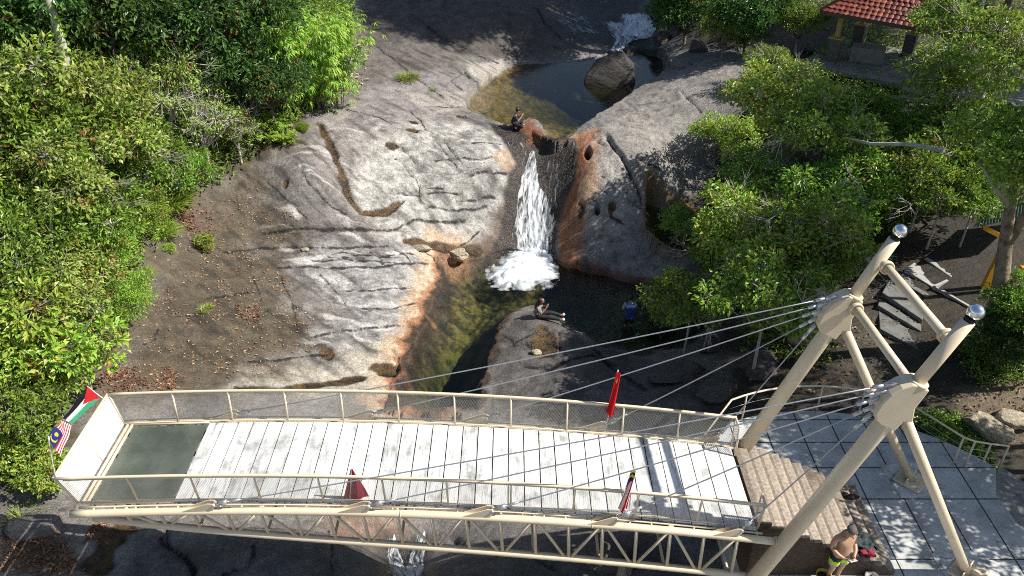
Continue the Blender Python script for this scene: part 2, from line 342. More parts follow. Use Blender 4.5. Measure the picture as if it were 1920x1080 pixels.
for px, drop, reach, dep, hw in LEDGE:
    P = hits(px); bx0, by0 = P.min(0) - 2.2; bx1, by1 = P.max(0) + 2.2
    i0, i1 = np.searchsorted(GX, (bx0, bx1)); j0, j1 = np.searchsorted(GY, (by0, by1)); s = np.s_[j0:j1, i0:i1]
    xx = X[s] + .05 * fbm(X[s] / .7, Y[s] / .7, 61, 3); yy = Y[s] + .05 * fbm(X[s] / .7, Y[s] / .7, 62, 3)
    d, side, par = seg_dist(xx, yy, P); dirx = P[-1, 0] - P[0, 0]; diry = P[-1, 1] - P[0, 1]
    near = (-np.sign(dirx) if abs(dirx) > abs(diry) * .4 else 1)
    w = sstep(0, .12, par) * sstep(0, .12, 1 - par) if len(px) > 2 else 1
    Z[s] -= np.where(side == near, drop * np.exp(-d / reach) * sstep(0, .06, d), 0) * w
    hw = max(hw, .055) * 1.05; Z[s] -= dep * np.exp(-(d / hw) ** 2) * w
    crk[s] = np.minimum(crk[s], np.clip((d + (1 - w) * .15 + .02 * fbm(X[s] / .4, Y[s] / .4, 63, 2)) / (hw * 1.0), 0, 1))
# trickle trench with brown water, potholes and rock pools: (centre line, half width, depth)
TRENCH = [([(598,228),(616,262),(632,300),(642,330),(652,365),(676,398),(722,396),(757,374)], .16, .13), ([(760,445),(800,455),(850,462),(905,470)], .22, .10),
          ([(440,726),(520,728),(600,718),(690,705)], .16, .07), ([(250,970),(212,1000),(170,1080)], .32, .14)]
HOLES = [(735,272,.30,.12,.05), (865,219,.26,.10,.05), (612,660,.26,.17,.09), (1103,284,.17,.17,.5), (1245 - 125,393,.12,.12,.3), (1145,391,.14,.14,.05), (1091,397,.14,.16,.05),
         (1022,642,.5,.55,.12), (725,690,.55,.22,.08), (775,228,.22,.09,.04), (772,243,.3,.09,.04), (535,342,.12,.1,.14), (1150,385,.1,.1,.1)]
pud = np.zeros(X.shape); hole = np.zeros(X.shape)
for px, hw, dep in TRENCH:
    d, _, par = seg_dist(X + .08 * fbm(X / .5, Y / .5, 71, 2), Y, hits(px)); hwv = hw * (.75 + .5 * np.sin(par * 9) ** 2) * sstep(0, .08, 1 - par + .02)
    Z -= dep * np.exp(-(d / (hwv * 1.1)) ** 2); pud = np.maximum(pud, sstep(1.15, .8, d / hwv))
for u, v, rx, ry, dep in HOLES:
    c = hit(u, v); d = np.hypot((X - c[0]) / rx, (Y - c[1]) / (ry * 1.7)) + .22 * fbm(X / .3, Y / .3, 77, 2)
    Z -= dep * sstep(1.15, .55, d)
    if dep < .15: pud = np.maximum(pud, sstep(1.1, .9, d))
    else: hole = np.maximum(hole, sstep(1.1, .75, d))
# pools carved to their own depth; rims kept above the water
def carve(Wp, wl, maxd, fall, rim=.35):
    d = sdist(X + .12 * fbm(X / .7, Y / .7, 81, 3), Y + .12 * fbm(X / .7, Y / .7, 82, 3), Wp)
    dep = .05 + maxd * (1 - np.exp(-np.clip(d, 0, None) / fall)); k = d > 0
    Z[k] = np.minimum(Z[k], wl - dep[k]); o = (d <= 0) & (d > -rim); Z[o] = np.maximum(Z[o], wl + .02 + .06 * (-d[o]))
    return d
d_up, d_low, d_side = carve(W_UP, WL_UP, .95, 2.2), carve(W_LOW, WL_LOW, 1.8, 2.0), carve(W_SIDE, WL_SIDE, 1.2, .8, .2)
for (u, v, r, dep) in [(870,680,1.5,1.5), (1085,525,1.6,1.2), (1120,165,2.4,1.5)]:      # deep hollows scoured by the falls
    c = at_z(u, v, WL_LOW if v > 300 else WL_UP)
    Z -= dep * np.exp(-(np.hypot(X - c[0], (Y - c[1]) * .8) / r) ** 2) * (np.maximum(d_low, d_up) > .1)
Z += np.where(np.maximum(np.maximum(d_up, d_low), d_side) > 0, .10 * fbm(X / .5, Y / .5, 84, 3), 0)
# keep the ground under the plaza, its steps and the paving on the right bank
PLAZA = [(4.95,7.2),(4.95,15.0)] + [(7.7 + 4.9 * math.cos(a), 11.2 + 4.9 * math.sin(a)) for a in np.linspace(2.0, .62, 14)] + [(11.25,13.2),(11.35,11.8),(11.4,7.2)]
k = sdist(X, Y, PLAZA) > -.25; Z[k] = np.minimum(Z[k], -.75)
def ground(x, y):
    """final terrain height by bilinear look-up"""
    i = np.clip(np.searchsorted(GX, x) - 1, 0, len(GX) - 2); j = np.clip(np.searchsorted(GY, y) - 1, 0, len(GY) - 2)
    a = (x - GX[i]) / (GX[i + 1] - GX[i]); b = (y - GY[j]) / (GY[j + 1] - GY[j])
    return float((Z[j, i] * (1 - a) + Z[j, i + 1] * a) * (1 - b) + (Z[j + 1, i] * (1 - a) + Z[j + 1, i + 1] * a) * b)
# ------------------------------------------------------------------ rock colours, stains, soil (each stays where it is on the ground)
n1 = fbm(X / 2.5, Y / 2.5, 101, 5, .55); n2 = fbm(X / .6, Y / .5, 102, 4, .6); n3 = fbm(X / .18, Y / .15, 103, 2)
def L3(a, b, t): return np.asarray(a)[None, None] * (1 - t[..., None]) + np.asarray(b)[None, None] * t[..., None]
C = L3((.155,.143,.135), (.27,.25,.235), np.clip(.5 + .55 * n1 + .25 * n2, 0, 1))
def zone(px, ca, cb, soft=.5, warp=.5, amt=1.0, nz=None, world=None):
    global C
    P = world if world is not None else hits(px)
    d = sdist(X + warp * fbm(X / 1.6, Y / 1.6, 111, 4), Y + warp * fbm(X / 1.6, Y / 1.6, 112, 4), P)
    m = sstep(-soft, soft, d) * amt; t = np.clip(.5 + .6 * n2 + .3 * n1, 0, 1) if nz is None else nz
    C = C * (1 - m[..., None]) + L3(ca, cb, t) * m[..., None]; return m
def stroke(px, rad, ca, cb, soft=.35, warp=.25, amt=1.0, world=None):
    global C
    P = world if world is not None else hits(px)
    d, _, _ = seg_dist(X + warp * fbm(X / .7, Y / .7, 121, 4), Y + warp * fbm(X / .7, Y / .7, 122, 4), P)
    m = sstep(rad + soft, rad - soft * .4, d) * amt; C = C * (1 - m[..., None]) + L3(ca, cb, np.clip(.5 + .8 * n2, 0, 1)) * m[..., None]; return m
wet = np.zeros(X.shape)
# purple-grey upper slab, pale worn face, dark lichen slab, shaded head slab
zone([(560,300),(620,200),(760,110),(870,170),(860,215),(760,260),(700,330),(640,330)], (.20,.178,.172), (.30,.272,.262))
zone([(690,250),(770,230),(868,225),(930,250),(962,300),(945,420),(830,480),(720,440),(650,380)], (.27,.26,.243), (.56,.54,.50), soft=.7)
zone([(560,470),(760,470),(835,495),(815,570),(770,680),(560,720),(640,560)], (.215,.207,.203), (.46,.447,.43), soft=1.0, warp=.8)
zone([(470,690),(640,665),(760,620),(740,715),(440,735)], (.36,.33,.27), (.50,.46,.38), soft=.4)
zone([(370,350),(470,310),(560,400),(580,425),(500,470),(560,560),(640,640),(520,690),(420,742),(180,742),(230,640),(300,470)], (.068,.053,.036), (.125,.102,.07), soft=.9, warp=.9)
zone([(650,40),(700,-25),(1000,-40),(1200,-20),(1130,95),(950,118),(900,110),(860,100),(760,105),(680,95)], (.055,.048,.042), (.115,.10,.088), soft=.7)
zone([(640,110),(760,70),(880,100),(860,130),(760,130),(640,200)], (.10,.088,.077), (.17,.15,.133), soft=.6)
zone([(875,118),(940,112),(950,128),(910,152),(880,142)], (.31,.285,.25), (.41,.38,.335), soft=.15, warp=.1)
zone([(760,175),(870,170),(872,200),(800,215)], (.30,.27,.24), (.40,.37,.33), soft=.25, warp=.2)
zone([(1075,262),(1130,240),(1210,180),(1330,110),(1420,130),(1300,260),(1240,350),(1240,520),(1140,520),(1045,500),(1070,400)], (.20,.185,.172), (.31,.29,.265), soft=.4)
zone([(1110,280),(1160,300),(1200,400),(1160,470),(1090,440),(1100,330)], (.27,.255,.235), (.41,.385,.35), soft=.6)
zone([(935,620),(980,580),(1060,600),(1140,650),(1330,690),(1320,790),(900,790)], (.068,.062,.058), (.145,.132,.122), soft=.4)
zone([(250,1012),(640,1000),(1260,1000),(1260,1110),(250,1110)], (.075,.07,.066), (.145,.135,.126), soft=.5)  # rock under the bridge coloured darker to stand in for its shade
# bare soil and leaf mould on both banks
zone(None, (.050,.040,.026), (.095,.075,.048), soft=.8, warp=.9, world=np.r_[hits([(640,-10),(672,60),(640,140),(600,200),(540,290),(420,330),(330,420),(270,520),(210,660),(120,740),(110,850),(30,930)]), [(-60,8),(-260,8),(-260,420),(-6,420)]])
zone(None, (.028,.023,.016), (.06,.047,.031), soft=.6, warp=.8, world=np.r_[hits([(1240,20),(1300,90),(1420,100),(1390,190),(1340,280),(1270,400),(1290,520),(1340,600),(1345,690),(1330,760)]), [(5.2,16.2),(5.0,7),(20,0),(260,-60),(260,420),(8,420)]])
zone([(1790,730),(1960,700),(1980,820),(1850,830)], (.16,.12,.075), (.22,.17,.11), soft=.5)
zone([(1560,560),(1680,480),(1720,660),(1600,740)], (.06,.05,.036), (.11,.09,.065), soft=.6)
zone([(1780,40),(2000,20),(2000,90),(1800,90)], (.06,.10,.025), (.10,.14,.035), soft=.8)
zone([(1650,220),(1900,230),(1960,330),(1700,330)], (.05,.085,.02), (.085,.12,.03), soft=1.2)
zone([(0,1010),(90,1000),(150,1080),(0,1080)], (.09,.058,.028), (.17,.10,.045), soft=.4)
zone([(330,380),(420,400),(400,440),(320,440)], (.10,.068,.045), (.15,.10,.065), soft=.5, amt=.7)
zone([(150,700),(320,690),(330,740),(150,745)], (.10,.07,.045), (.15,.105,.065), soft=.5, amt=.7)
# water streaks and lichen that follow the fall line, darker joints along the sheeting
st_u = (X * .80 - Y * .60); st_v = (X * .60 + Y * .80)
stk = fbm(st_u / 3.4, st_v / .42, 151, 4) + .45 * fbm(X / .9, Y / .7, 152, 3); k_ = sstep(.12, .75, stk) * sstep(-.3, .8, sdist(X, Y, hits([(430,300),(600,190),(760,80),(960,110),(960,250),(960,440),(830,490),(815,570),(770,700),(430,740),(220,740)])))
C = C * (1 - .50 * k_[..., None]); lic = sstep(.25, .8, fbm(X / .8, Y / .55, 153, 5, .62)); C = C * (1 - .38 * lic[..., None] * face_m[..., None]); wht = sstep(.2, .8, fbm(wx / 1.8, wy / .4, 154, 4)) * face_m; C = C + (np.array((.66, .64, .61)) - C) * (.6 * wht[..., None])
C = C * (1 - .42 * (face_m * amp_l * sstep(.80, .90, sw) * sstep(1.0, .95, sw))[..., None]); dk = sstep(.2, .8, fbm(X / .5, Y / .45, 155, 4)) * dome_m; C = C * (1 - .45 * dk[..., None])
# cream and rust bands along the water, black algae at the water line
shore = np.abs(np.minimum(d_low, 0)); leftm = sstep(1.0, -.5, X - hits([(850,600)])[0, 0]) * (d_low < .3)
sh = shore + .30 * fbm(X / .8, Y / .8, 131, 4)
for lo, hi, ca, cb, amt in [(1.35, .7, (.46,.33,.21), (.62,.48,.34), .9), (.62, .42, (.30,.125,.055), (.42,.20,.10), .9)]:
    m = sstep(lo, hi, sh) * leftm * amt; C = C * (1 - m[..., None]) + L3(ca, cb, np.clip(.5 + .7 * n2, 0, 1)) * m[..., None]
m = sstep(.40, .1, sh + .0) * (d_low < 1.0); C = C * (1 - m[..., None]) + L3((.035,.024,.016), (.075,.048,.03), np.clip(.5 + n2, 0, 1)) * m[..., None]; wet = np.maximum(wet, m * .8)
stroke([(950,285),(975,310),(945,300)], .3, (.40,.22,.10), (.50,.30,.16), amt=.5)
stroke([(1085,262),(1098,275),(1100,310),(1092,350)], .45, (.40,.24,.14), (.54,.36,.23), amt=.9)
stroke([(1092,290),(1082,340),(1066,385),(1062,430),(1060,480)], .26, (.22,.075,.03), (.32,.13,.055), amt=.95)
stroke([(1100,250),(1095,270)], .18, (.30,.11,.05), (.38,.16,.08), amt=.8); stroke([(1068,400),(1080,440),(1068,490)], .38, (.26,.10,.045), (.36,.16,.075), amt=.75)
stroke([(1110,502),(1160,520),(1205,532)], .14, (.15,.055,.035), (.22,.09,.06), amt=.8)
stroke([(835,470),(862,478),(850,500)], .3, (.33,.17,.09), (.45,.26,.15), amt=.8); stroke([(905,470),(935,455),(945,420)], .35, (.10,.065,.035), (.16,.10,.055), amt=.7)
stroke([(650,985),(700,985),(735,975)], .4, (.20,.11,.065), (.30,.19,.125), amt=.6)
# wet black rock of the slide and of the lower cascade
zw = zone([(914,230),(945,236),(990,232),(1015,250),(1076,258),(1082,290),(1079,330),(1062,372),(1046,412),(1044,495),(960,495),(905,490),(935,440),(945,395),(945,350),(966,305),(948,275),(930,248)], (.020,.016,.014), (.055,.042,.034), soft=.12, warp=.12)
wet = np.maximum(wet, zw); ww = stroke([(985,232),(1005,250),(1000,262)], .28, (.17,.062,.026), (.24,.10,.045), soft=.2, amt=.9)
ww = stroke([(1030,262),(1060,262)], .15, (.10,.05,.03), (.14,.08,.05), soft=.2, amt=.8)
zw = zone([(720,1000),(805,1000),(830,1090),(700,1090)], (.02,.02,.018), (.06,.055,.05), soft=.3, warp=.2); wet = np.maximum(wet, zw)
zw = zone([(1030,20),(1120,-10),(1200,0),(1245,60),(1235,110),(1130,100),(1060,70)], (.028,.026,.024), (.06,.056,.05), soft=.4, warp=.3); wet = np.maximum(wet, zw * .8)
# pool beds: golden gravel and algae
tb = np.clip(.5 + .9 * n2 + .8 * n3, 0, 1); dm = sstep(-.05, .25, d_up)
bedc = L3((.10,.064,.028), (.27,.175,.07), tb); alg = np.clip(.4 + 1.1 * fbm(X / 1.7, Y / .9, 141, 4), 0, 1); bedc = bedc * (1 - alg[..., None] * .4) + L3((.05,.05,.012), (.17,.15,.03), tb) * (alg[..., None] * .4)
C = C * (1 - dm[..., None]) + bedc * dm[..., None]
c0 = hit(930,180); shal = sstep(3.4, .8, np.hypot((X - c0[0]) * 1.2, Y - c0[1])) * dm; C = C * (1 - shal[..., None] * .8) + L3((.20,.14,.085), (.34,.24,.15), tb) * (shal[..., None] * .8)
c0 = hit(1000,140); shal = sstep(1.8, .4, np.hypot(X - c0[0], Y - c0[1])) * dm; C = C * (1 - shal[..., None] * .8) + L3((.22,.12,.035), (.34,.20,.06), tb) * (shal[..., None] * .8)
dm = sstep(.3, 1.1, d_low + .3 * n2); bl = L3((.06,.045,.016), (.25,.18,.062), np.clip(tb * 1.2 - .1, 0, 1)); g2 = np.clip(.2 + 1.2 * fbm(X / 1.5, Y / 1.2, 143, 4), 0, 1); bl = bl * (1 - g2[..., None] * .7) + L3((.03,.03,.012), (.12,.105,.035), tb) * (g2[..., None] * .6)
C = C * (1 - dm[..., None]) + bl * dm[..., None]
c0 = at_z(1180,580,WL_LOW); m = sstep(4.5, 1.5, np.hypot(X - c0[0], Y - c0[1])) * (d_low > .1) * .75; C = C * (1 - m[..., None]) + L3((.11,.11,.075), (.34,.31,.20), tb) * m[..., None]  # bed lightened here to offset the heavy tree shade
dm = sstep(-.05, .3, d_side); C = C * (1 - dm[..., None]) + L3((.09,.075,.015), (.15,.12,.03), tb) * dm[..., None]
m = np.exp(-((d_side + .06) / .12) ** 2); C = C * (1 - m[..., None] * .7) + np.array((.30,.17,.04)) * (m[..., None] * .7)
C = C * (1 - pud[..., None]) + L3((.03,.018,.008), (.105,.062,.022), np.clip(.5 + 1.2 * n2 + .5 * n3, 0, 1)) * pud[..., None]; wet = np.maximum(wet, pud)
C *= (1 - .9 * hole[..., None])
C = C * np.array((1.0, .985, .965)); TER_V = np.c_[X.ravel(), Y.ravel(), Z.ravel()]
ny, nx = X.shape; idx = np.arange(ny * nx).reshape(ny, nx)
TER_F = np.c_[idx[:-1, :-1].ravel(), idx[:-1, 1:].ravel(), idx[1:, 1:].ravel(), idx[1:, :-1].ravel()]
def rock_shader(name, attr_based=True, col=(.2,.185,.17)):
    m, n, l, p = mat(name); tc = N(n, 'ShaderNodeTexCoord')
    def noise(scale, det=6, rough=.6, vec=None):
        q = N(n, 'ShaderNodeTexNoise'); q.inputs['Scale'].default_value = scale; q.inputs['Detail'].default_value = det; q.inputs['Roughness'].default_value = rough
        l.new(vec or tc.outputs['Object'], q.inputs['Vector']); return q.outputs['Fac']
    def mrange(x, a, b, c, d):
        q = N(n, 'ShaderNodeMapRange'); l.new(x, q.inputs[0])
        for i, val in enumerate((a, b, c, d)): q.inputs[i + 1].default_value = val
        return q.outputs[0]
    def mth(op, a, b):
        q = N(n, 'ShaderNodeMath', operation=op)
        for i, val in enumerate((a, b)):
            if isinstance(val, (int, float)): q.inputs[i].default_value = val
            else: l.new(val, q.inputs[i])
        return q.outputs[0]
    speck = mrange(noise(13, 6, .95), .36, .64, .45, 1.55); mid = mrange(noise(4, 9, .7), .3, .7, .74, 1.26)
    stretch = N(n, 'ShaderNodeMapping'); stretch.inputs['Scale'].default_value = (.75, 1.9, 1.3); stretch.inputs['Rotation'].default_value = (0, 0, R(7)); l.new(tc.outputs['Object'], stretch.inputs[0])
    fo = noise(3.2, 9, .68, stretch.outputs[0]); fold = mth('ABSOLUTE', mth('SUBTRACT', fo, .5), 0)
    hair = mrange(fold, .0, .010, .42, 1.0)
    k = mth('MULTIPLY', mth('MULTIPLY', speck, mid), hair)
    if attr_based:
        a = N(n, 'ShaderNodeAttribute', attribute_name='col'); base = a.outputs['Color']
        ca = N(n, 'ShaderNodeAttribute', attribute_name='crack'); k = mth('MULTIPLY', k, mrange(mth('ADD', ca.outputs['Fac'], mth('MULTIPLY', mth('SUBTRACT', noise(7, 4, .6), .5), .9)), .26, .74, .12, 1.0))
    else:
        q = N(n, 'ShaderNodeRGB'); q.outputs[0].default_value = (*col, 1); base = q.outputs[0]
    mx = N(n, 'ShaderNodeVectorMath', operation='SCALE'); l.new(base, mx.inputs[0]); l.new(k, mx.inputs['Scale']); l.new(mx.outputs[0], p.inputs['Base Color'])
    if attr_based:
        wa = N(n, 'ShaderNodeAttribute', attribute_name='wet'); l.new(mrange(wa.outputs['Fac'], 0, 1, .68, .30), p.inputs['Roughness'])
    else: p.inputs['Roughness'].default_value = .7
    p.inputs['Specular IOR Level'].default_value = .45
    b1 = N(n, 'ShaderNodeBump'); b1.inputs['Strength'].default_value = 1; b1.inputs['Distance'].default_value = .10; l.new(fo, b1.inputs['Height'])
    b2 = N(n, 'ShaderNodeBump'); b2.inputs['Strength'].default_value = 1; b2.inputs['Distance'].default_value = .05; l.new(noise(11, 7, .75), b2.inputs['Height']); l.new(b1.outputs[0], b2.inputs['Normal'])
    l.new(b2.outputs[0], p.inputs['Normal']); return m
M_TERRAIN = rock_shader('rock_ground'); M_ROCK = rock_shader('boulder_rock', False, (.20,.183,.166)); M_ROCKD = rock_shader('dark_boulder_rock', False, (.105,.09,.08)); M_ROCKP = rock_shader('pale_stone', False, (.42,.36,.25))
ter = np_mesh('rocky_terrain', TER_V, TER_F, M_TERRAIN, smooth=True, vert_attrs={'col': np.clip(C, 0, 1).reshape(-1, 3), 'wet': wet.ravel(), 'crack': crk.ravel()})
tag(ter, kind='structure')
# ------------------------------------------------------------------ water
def water_mat(name, absorb, dens, ripple=9., bump=.25):
    m, n, l, p = mat(name); n.remove(p); out = n['Material Output']
    tr = N(n, 'ShaderNodeBsdfTransparent'); gl = N(n, 'ShaderNodeBsdfGlossy'); gl.inputs['Roughness'].default_value = .12
    tc = N(n, 'ShaderNodeTexCoord'); nz = N(n, 'ShaderNodeTexNoise'); nz.inputs['Scale'].default_value = ripple; nz.inputs['Detail'].default_value = 5; nz.inputs['Distortion'].default_value = .6
    l.new(tc.outputs['Object'], nz.inputs['Vector']); b = N(n, 'ShaderNodeBump'); b.inputs['Strength'].default_value = bump; b.inputs['Distance'].default_value = .05
    l.new(nz.outputs['Fac'], b.inputs['Height']); l.new(b.outputs[0], gl.inputs['Normal'])
    fr = N(n, 'ShaderNodeFresnel'); fr.inputs['IOR'].default_value = 1.33; l.new(b.outputs[0], fr.inputs['Normal'])
    mx = N(n, 'ShaderNodeMixShader'); l.new(fr.outputs[0], mx.inputs[0]); l.new(tr.outputs[0], mx.inputs[1]); l.new(gl.outputs[0], mx.inputs[2]); l.new(mx.outputs[0], out.inputs['Surface'])
    va = N(n, 'ShaderNodeVolumeAbsorption'); va.inputs['Color'].default_value = (*absorb, 1); va.inputs['Density'].default_value = dens; l.new(va.outputs[0], out.inputs['Volume'])
    return m
M_WATER = water_mat('pool_water', (.50,.64,.40), .50, 6., .22); M_WATERS = water_mat('still_olive_water', (.40,.50,.10), .8, 5, .1)
def pool(name, Wp, wl, lips, m, grow=.45, depth=4.5):
    c = Wp.mean(0); P = []
    n = len(Wp)
    for i in range(n):
        t = Wp[(i + 1) % n] - Wp[i - 1]; nrm = np.array([t[1], -t[0]]) / (np.hypot(*t) + 1e-9)
        if not in_poly(np.array([Wp[i][0] - nrm[0] * .05]), np.array([Wp[i][1] - nrm[1] * .05]), Wp)[0] : nrm = -nrm
        P.append(tuple(Wp[i] + nrm * (.0 if i in lips else grow)))
    return tag(MB().prism(P, wl - depth, wl).build(name, m), kind='structure')
M_WATERU = water_mat('amber_pool_water', (.58,.61,.26), .85, 5., .10)
pool('upper_pool_water', W_UP, WL_UP, {16, 17, 18, 19, 20, 21, 22}, M_WATERU, .3)
pool('lower_pool_water', W_LOW, WL_LOW, {7, 8}, M_WATER, .3)
pool('side_pool_water', W_SIDE, WL_SIDE, set(), M_WATERS, .1, 3)
# white water: sheets that follow the rock, with gaps between the strands
def foam_mat(name, lo, hi, su, sv, col=(.86,.9,.92), rough=.45):
    m, n, l, p = mat(name); out = n['Material Output']
    uv = N(n, 'ShaderNodeAttribute', attribute_name='flow'); mp = N(n, 'ShaderNodeMapping'); mp.inputs['Scale'].default_value = (su, sv, 1); l.new(uv.outputs['Vector'], mp.inputs[0])
    nz = N(n, 'ShaderNodeTexNoise'); nz.inputs['Scale'].default_value = 1; nz.inputs['Detail'].default_value = 7; nz.inputs['Roughness'].default_value = .68; nz.inputs['Distortion'].default_value = .9; l.new(mp.outputs[0], nz.inputs['Vector'])
    ea = N(n, 'ShaderNodeAttribute', attribute_name='body'); ad = N(n, 'ShaderNodeMath', operation='ADD'); l.new(nz.outputs['Fac'], ad.inputs[0]); l.new(ea.outputs['Fac'], ad.inputs[1])
    r = ramp(n, [(lo, (0, 0, 0)), (hi, (1, 1, 1))]); l.new(ad.outputs[0], r.inputs[0])
    p.inputs['Base Color'].default_value = (*col, 1); p.inputs['Roughness'].default_value = rough
    b = N(n, 'ShaderNodeBump'); b.inputs['Strength'].default_value = .7; b.inputs['Distance'].default_value = .06; l.new(nz.outputs['Fac'], b.inputs['Height']); l.new(b.outputs[0], p.inputs['Normal'])
    tr = N(n, 'ShaderNodeBsdfTransparent'); mx = N(n, 'ShaderNodeMixShader'); l.new(r.outputs[0], mx.inputs[0]); l.new(tr.outputs[0], mx.inputs[1]); l.new(p.outputs[0], mx.inputs[2]); l.new(mx.outputs[0], out.inputs['Surface'])
    return m
M_FALL = foam_mat('falling_white_water', .47, .74, 8.0, 1.25, (.76,.80,.83)); M_FOAM = foam_mat('churned_foam', .42, .84, 2.4, 2.4, (.76,.81,.84)); M_RAPID = foam_mat('broken_white_water', .48, .74, 6.5, .9, (.74,.80,.86))
def sheet(name, left, right, m, lift=.07, body=.06, nu=30, nv=70, amp=.07, seed=3, zfix=None):
    A = np.array([hit(u, v)[:2] for u, v in left]); B = np.array([hit(u, v)[:2] for u, v in right])
    ta = np.linspace(0, len(left) - 1, nv); ii = np.minimum(ta.astype(int), len(left) - 2); f = (ta - ii)[:, None]
    Pa = A[ii] * (1 - f) + A[ii + 1] * f; Pb = B[ii] * (1 - f) + B[ii + 1] * f
    s = np.linspace(0, 1, nu)[None, :, None]; P = Pa[:, None] * (1 - s) + Pb[:, None] * s
    arc = np.r_[0, np.cumsum(np.hypot(*np.diff((Pa + Pb) / 2, axis=0).T))] * 1.35
    U = s[..., 0] * np.hypot(*(Pb - Pa).T)[:, None]; Vv = np.repeat(arc[:, None], nu, 1)
    zt = np.array([[ground(p[0], p[1]) for p in row] for row in P])
    if zfix is not None: zt = np.maximum(zt, zfix)
    e = np.minimum(s[..., 0], 1 - s[..., 0]) * 2; ev = np.minimum(np.linspace(0, 1, nv), 1 - np.linspace(0, 1, nv))[:, None] * 2
    z = zt + lift * np.minimum(1, e * 4) + amp * fbm(U * 3.2, Vv * 1.1, seed, 4) * np.minimum(1, e * 3)
    bd = body + .22 * (np.clip(e * 3, 0, 1) - 1) + .25 * (np.clip(ev * 6, 0, 1) - 1) * .6
    V = np.c_[P.reshape(-1, 2), z.ravel()]; ix = np.arange(nu * nv).reshape(nv, nu)
    Fq = np.c_[ix[:-1, :-1].ravel(), ix[1:, :-1].ravel(), ix[1:, 1:].ravel(), ix[:-1, 1:].ravel()]
    o = np_mesh(name, V, Fq, m, smooth=True, vert_attrs={'flow': np.c_[U.ravel(), Vv.ravel(), 0 * U.ravel()], 'body': np.broadcast_to(bd, U.shape).ravel().copy()})
    return tag(o, kind='structure')
sheet('waterfall_water', [(996,280),(986,305),(972,335),(964,375),(956,425),(962,485)], [(1001,280),(1008,310),(1013,345),(1035,378),(1047,420),(1040,500)], M_FALL, .12, .07, seed=3)
sheet('waterfall_water', [(1002,300),(988,340),(985,390),(985,440),(985,500)], [(1006,300),(1003,340),(1020,390),(1030,440),(1035,500)], M_FALL, .2, .10, seed=8)
sheet('thin_falling_water', [(1020,300),(1008,350),(1005,390)], [(1050,300),(1052,350),(1050,392)], M_RAPID, .04, -.05, seed=13, amp=.03)
sheet('thin_falling_water', [(940,262),(955,300),(950,360)], [(1000,262),(992,285),(975,330)], M_RAPID, .03, -.09, seed=14, amp=.03)
sheet('thin_falling_water', [(1066,262),(1068,300),(1066,340)], [(1078,262),(1080,300),(1078,330)], M_RAPID, .03, -.02, seed=15, amp=.03)
def foam_disk(name, px, wl, m, body=.1, h=.18, seed=5):
    P = poly_at(px, wl); x0, y0 = P.min(0) - .1; x1, y1 = P.max(0) + .1; st = .06
    xs = np.arange(x0, x1, st); ys = np.arange(y0, y1, st); xx, yy = np.meshgrid(xs, ys)
    d = sdist(xx + .25 * fbm(xx / .6, yy / .6, seed, 3), yy + .25 * fbm(xx / .6, yy / .6, seed + 1, 3), P)
    z = wl + .015 + np.clip(d, 0, .8) * h + .10 * np.abs(fbm(xx * 2.2, yy * 2.2, seed + 2, 4)) * sstep(0, .3, d)
    ix = np.arange(xx.size).reshape(xx.shape); ok = (d > -.35); q = ok[:-1, :-1] & ok[1:, :-1] & ok[1:, 1:] & ok[:-1, 1:]
    Fq = np.c_[ix[:-1, :-1][q], ix[:-1, 1:][q], ix[1:, 1:][q], ix[1:, :-1][q]]
    return tag(np_mesh(name, np.c_[xx.ravel(), yy.ravel(), z.ravel()], Fq, m, smooth=True, vert_attrs={'flow': np.c_[xx.ravel(), yy.ravel(), 0 * xx.ravel()], 'body': (body + np.clip(d, -.4, .5) * .55 - .06).ravel()}), kind='structure')
foam_disk('foam_water', [(962,470),(938,495),(914,516),(925,536),(978,543),(1030,533),(1046,512),(1040,482),(1010,465)], WL_LOW, M_FOAM)
sheet('rapid_water', [(1120,40),(1140,60),(1150,80),(1140,100)], [(1225,35),(1240,65),(1190,75),(1170,100)], M_RAPID, .08, .13, seed=21)
sheet('rapid_water', [(1160,30),(1165,48),(1158,70)], [(1215,28),(1238,55),(1215,70)], M_RAPID, .12, .20, seed=22)
sheet('rapid_water', [(1030,40),(1060,60)], [(1100,25),(1140,62)], M_RAPID, .04, -.03, seed=23)
sheet('cascade_water', [(725,1005),(722,1040),(735,1095)], [(742,1005),(755,1045),(775,1095)], M_RAPID, .08, .07, seed=31)
sheet('cascade_water', [(782,995),(765,1040),(750,1095)], [(800,1000),(798,1045),(800,1095)], M_RAPID, .08, .09, seed=32)
sheet('cascade_water', [(735,1040),(735,1095)], [(780,1040),(785,1095)], M_RAPID, .05, -.03, seed=33)
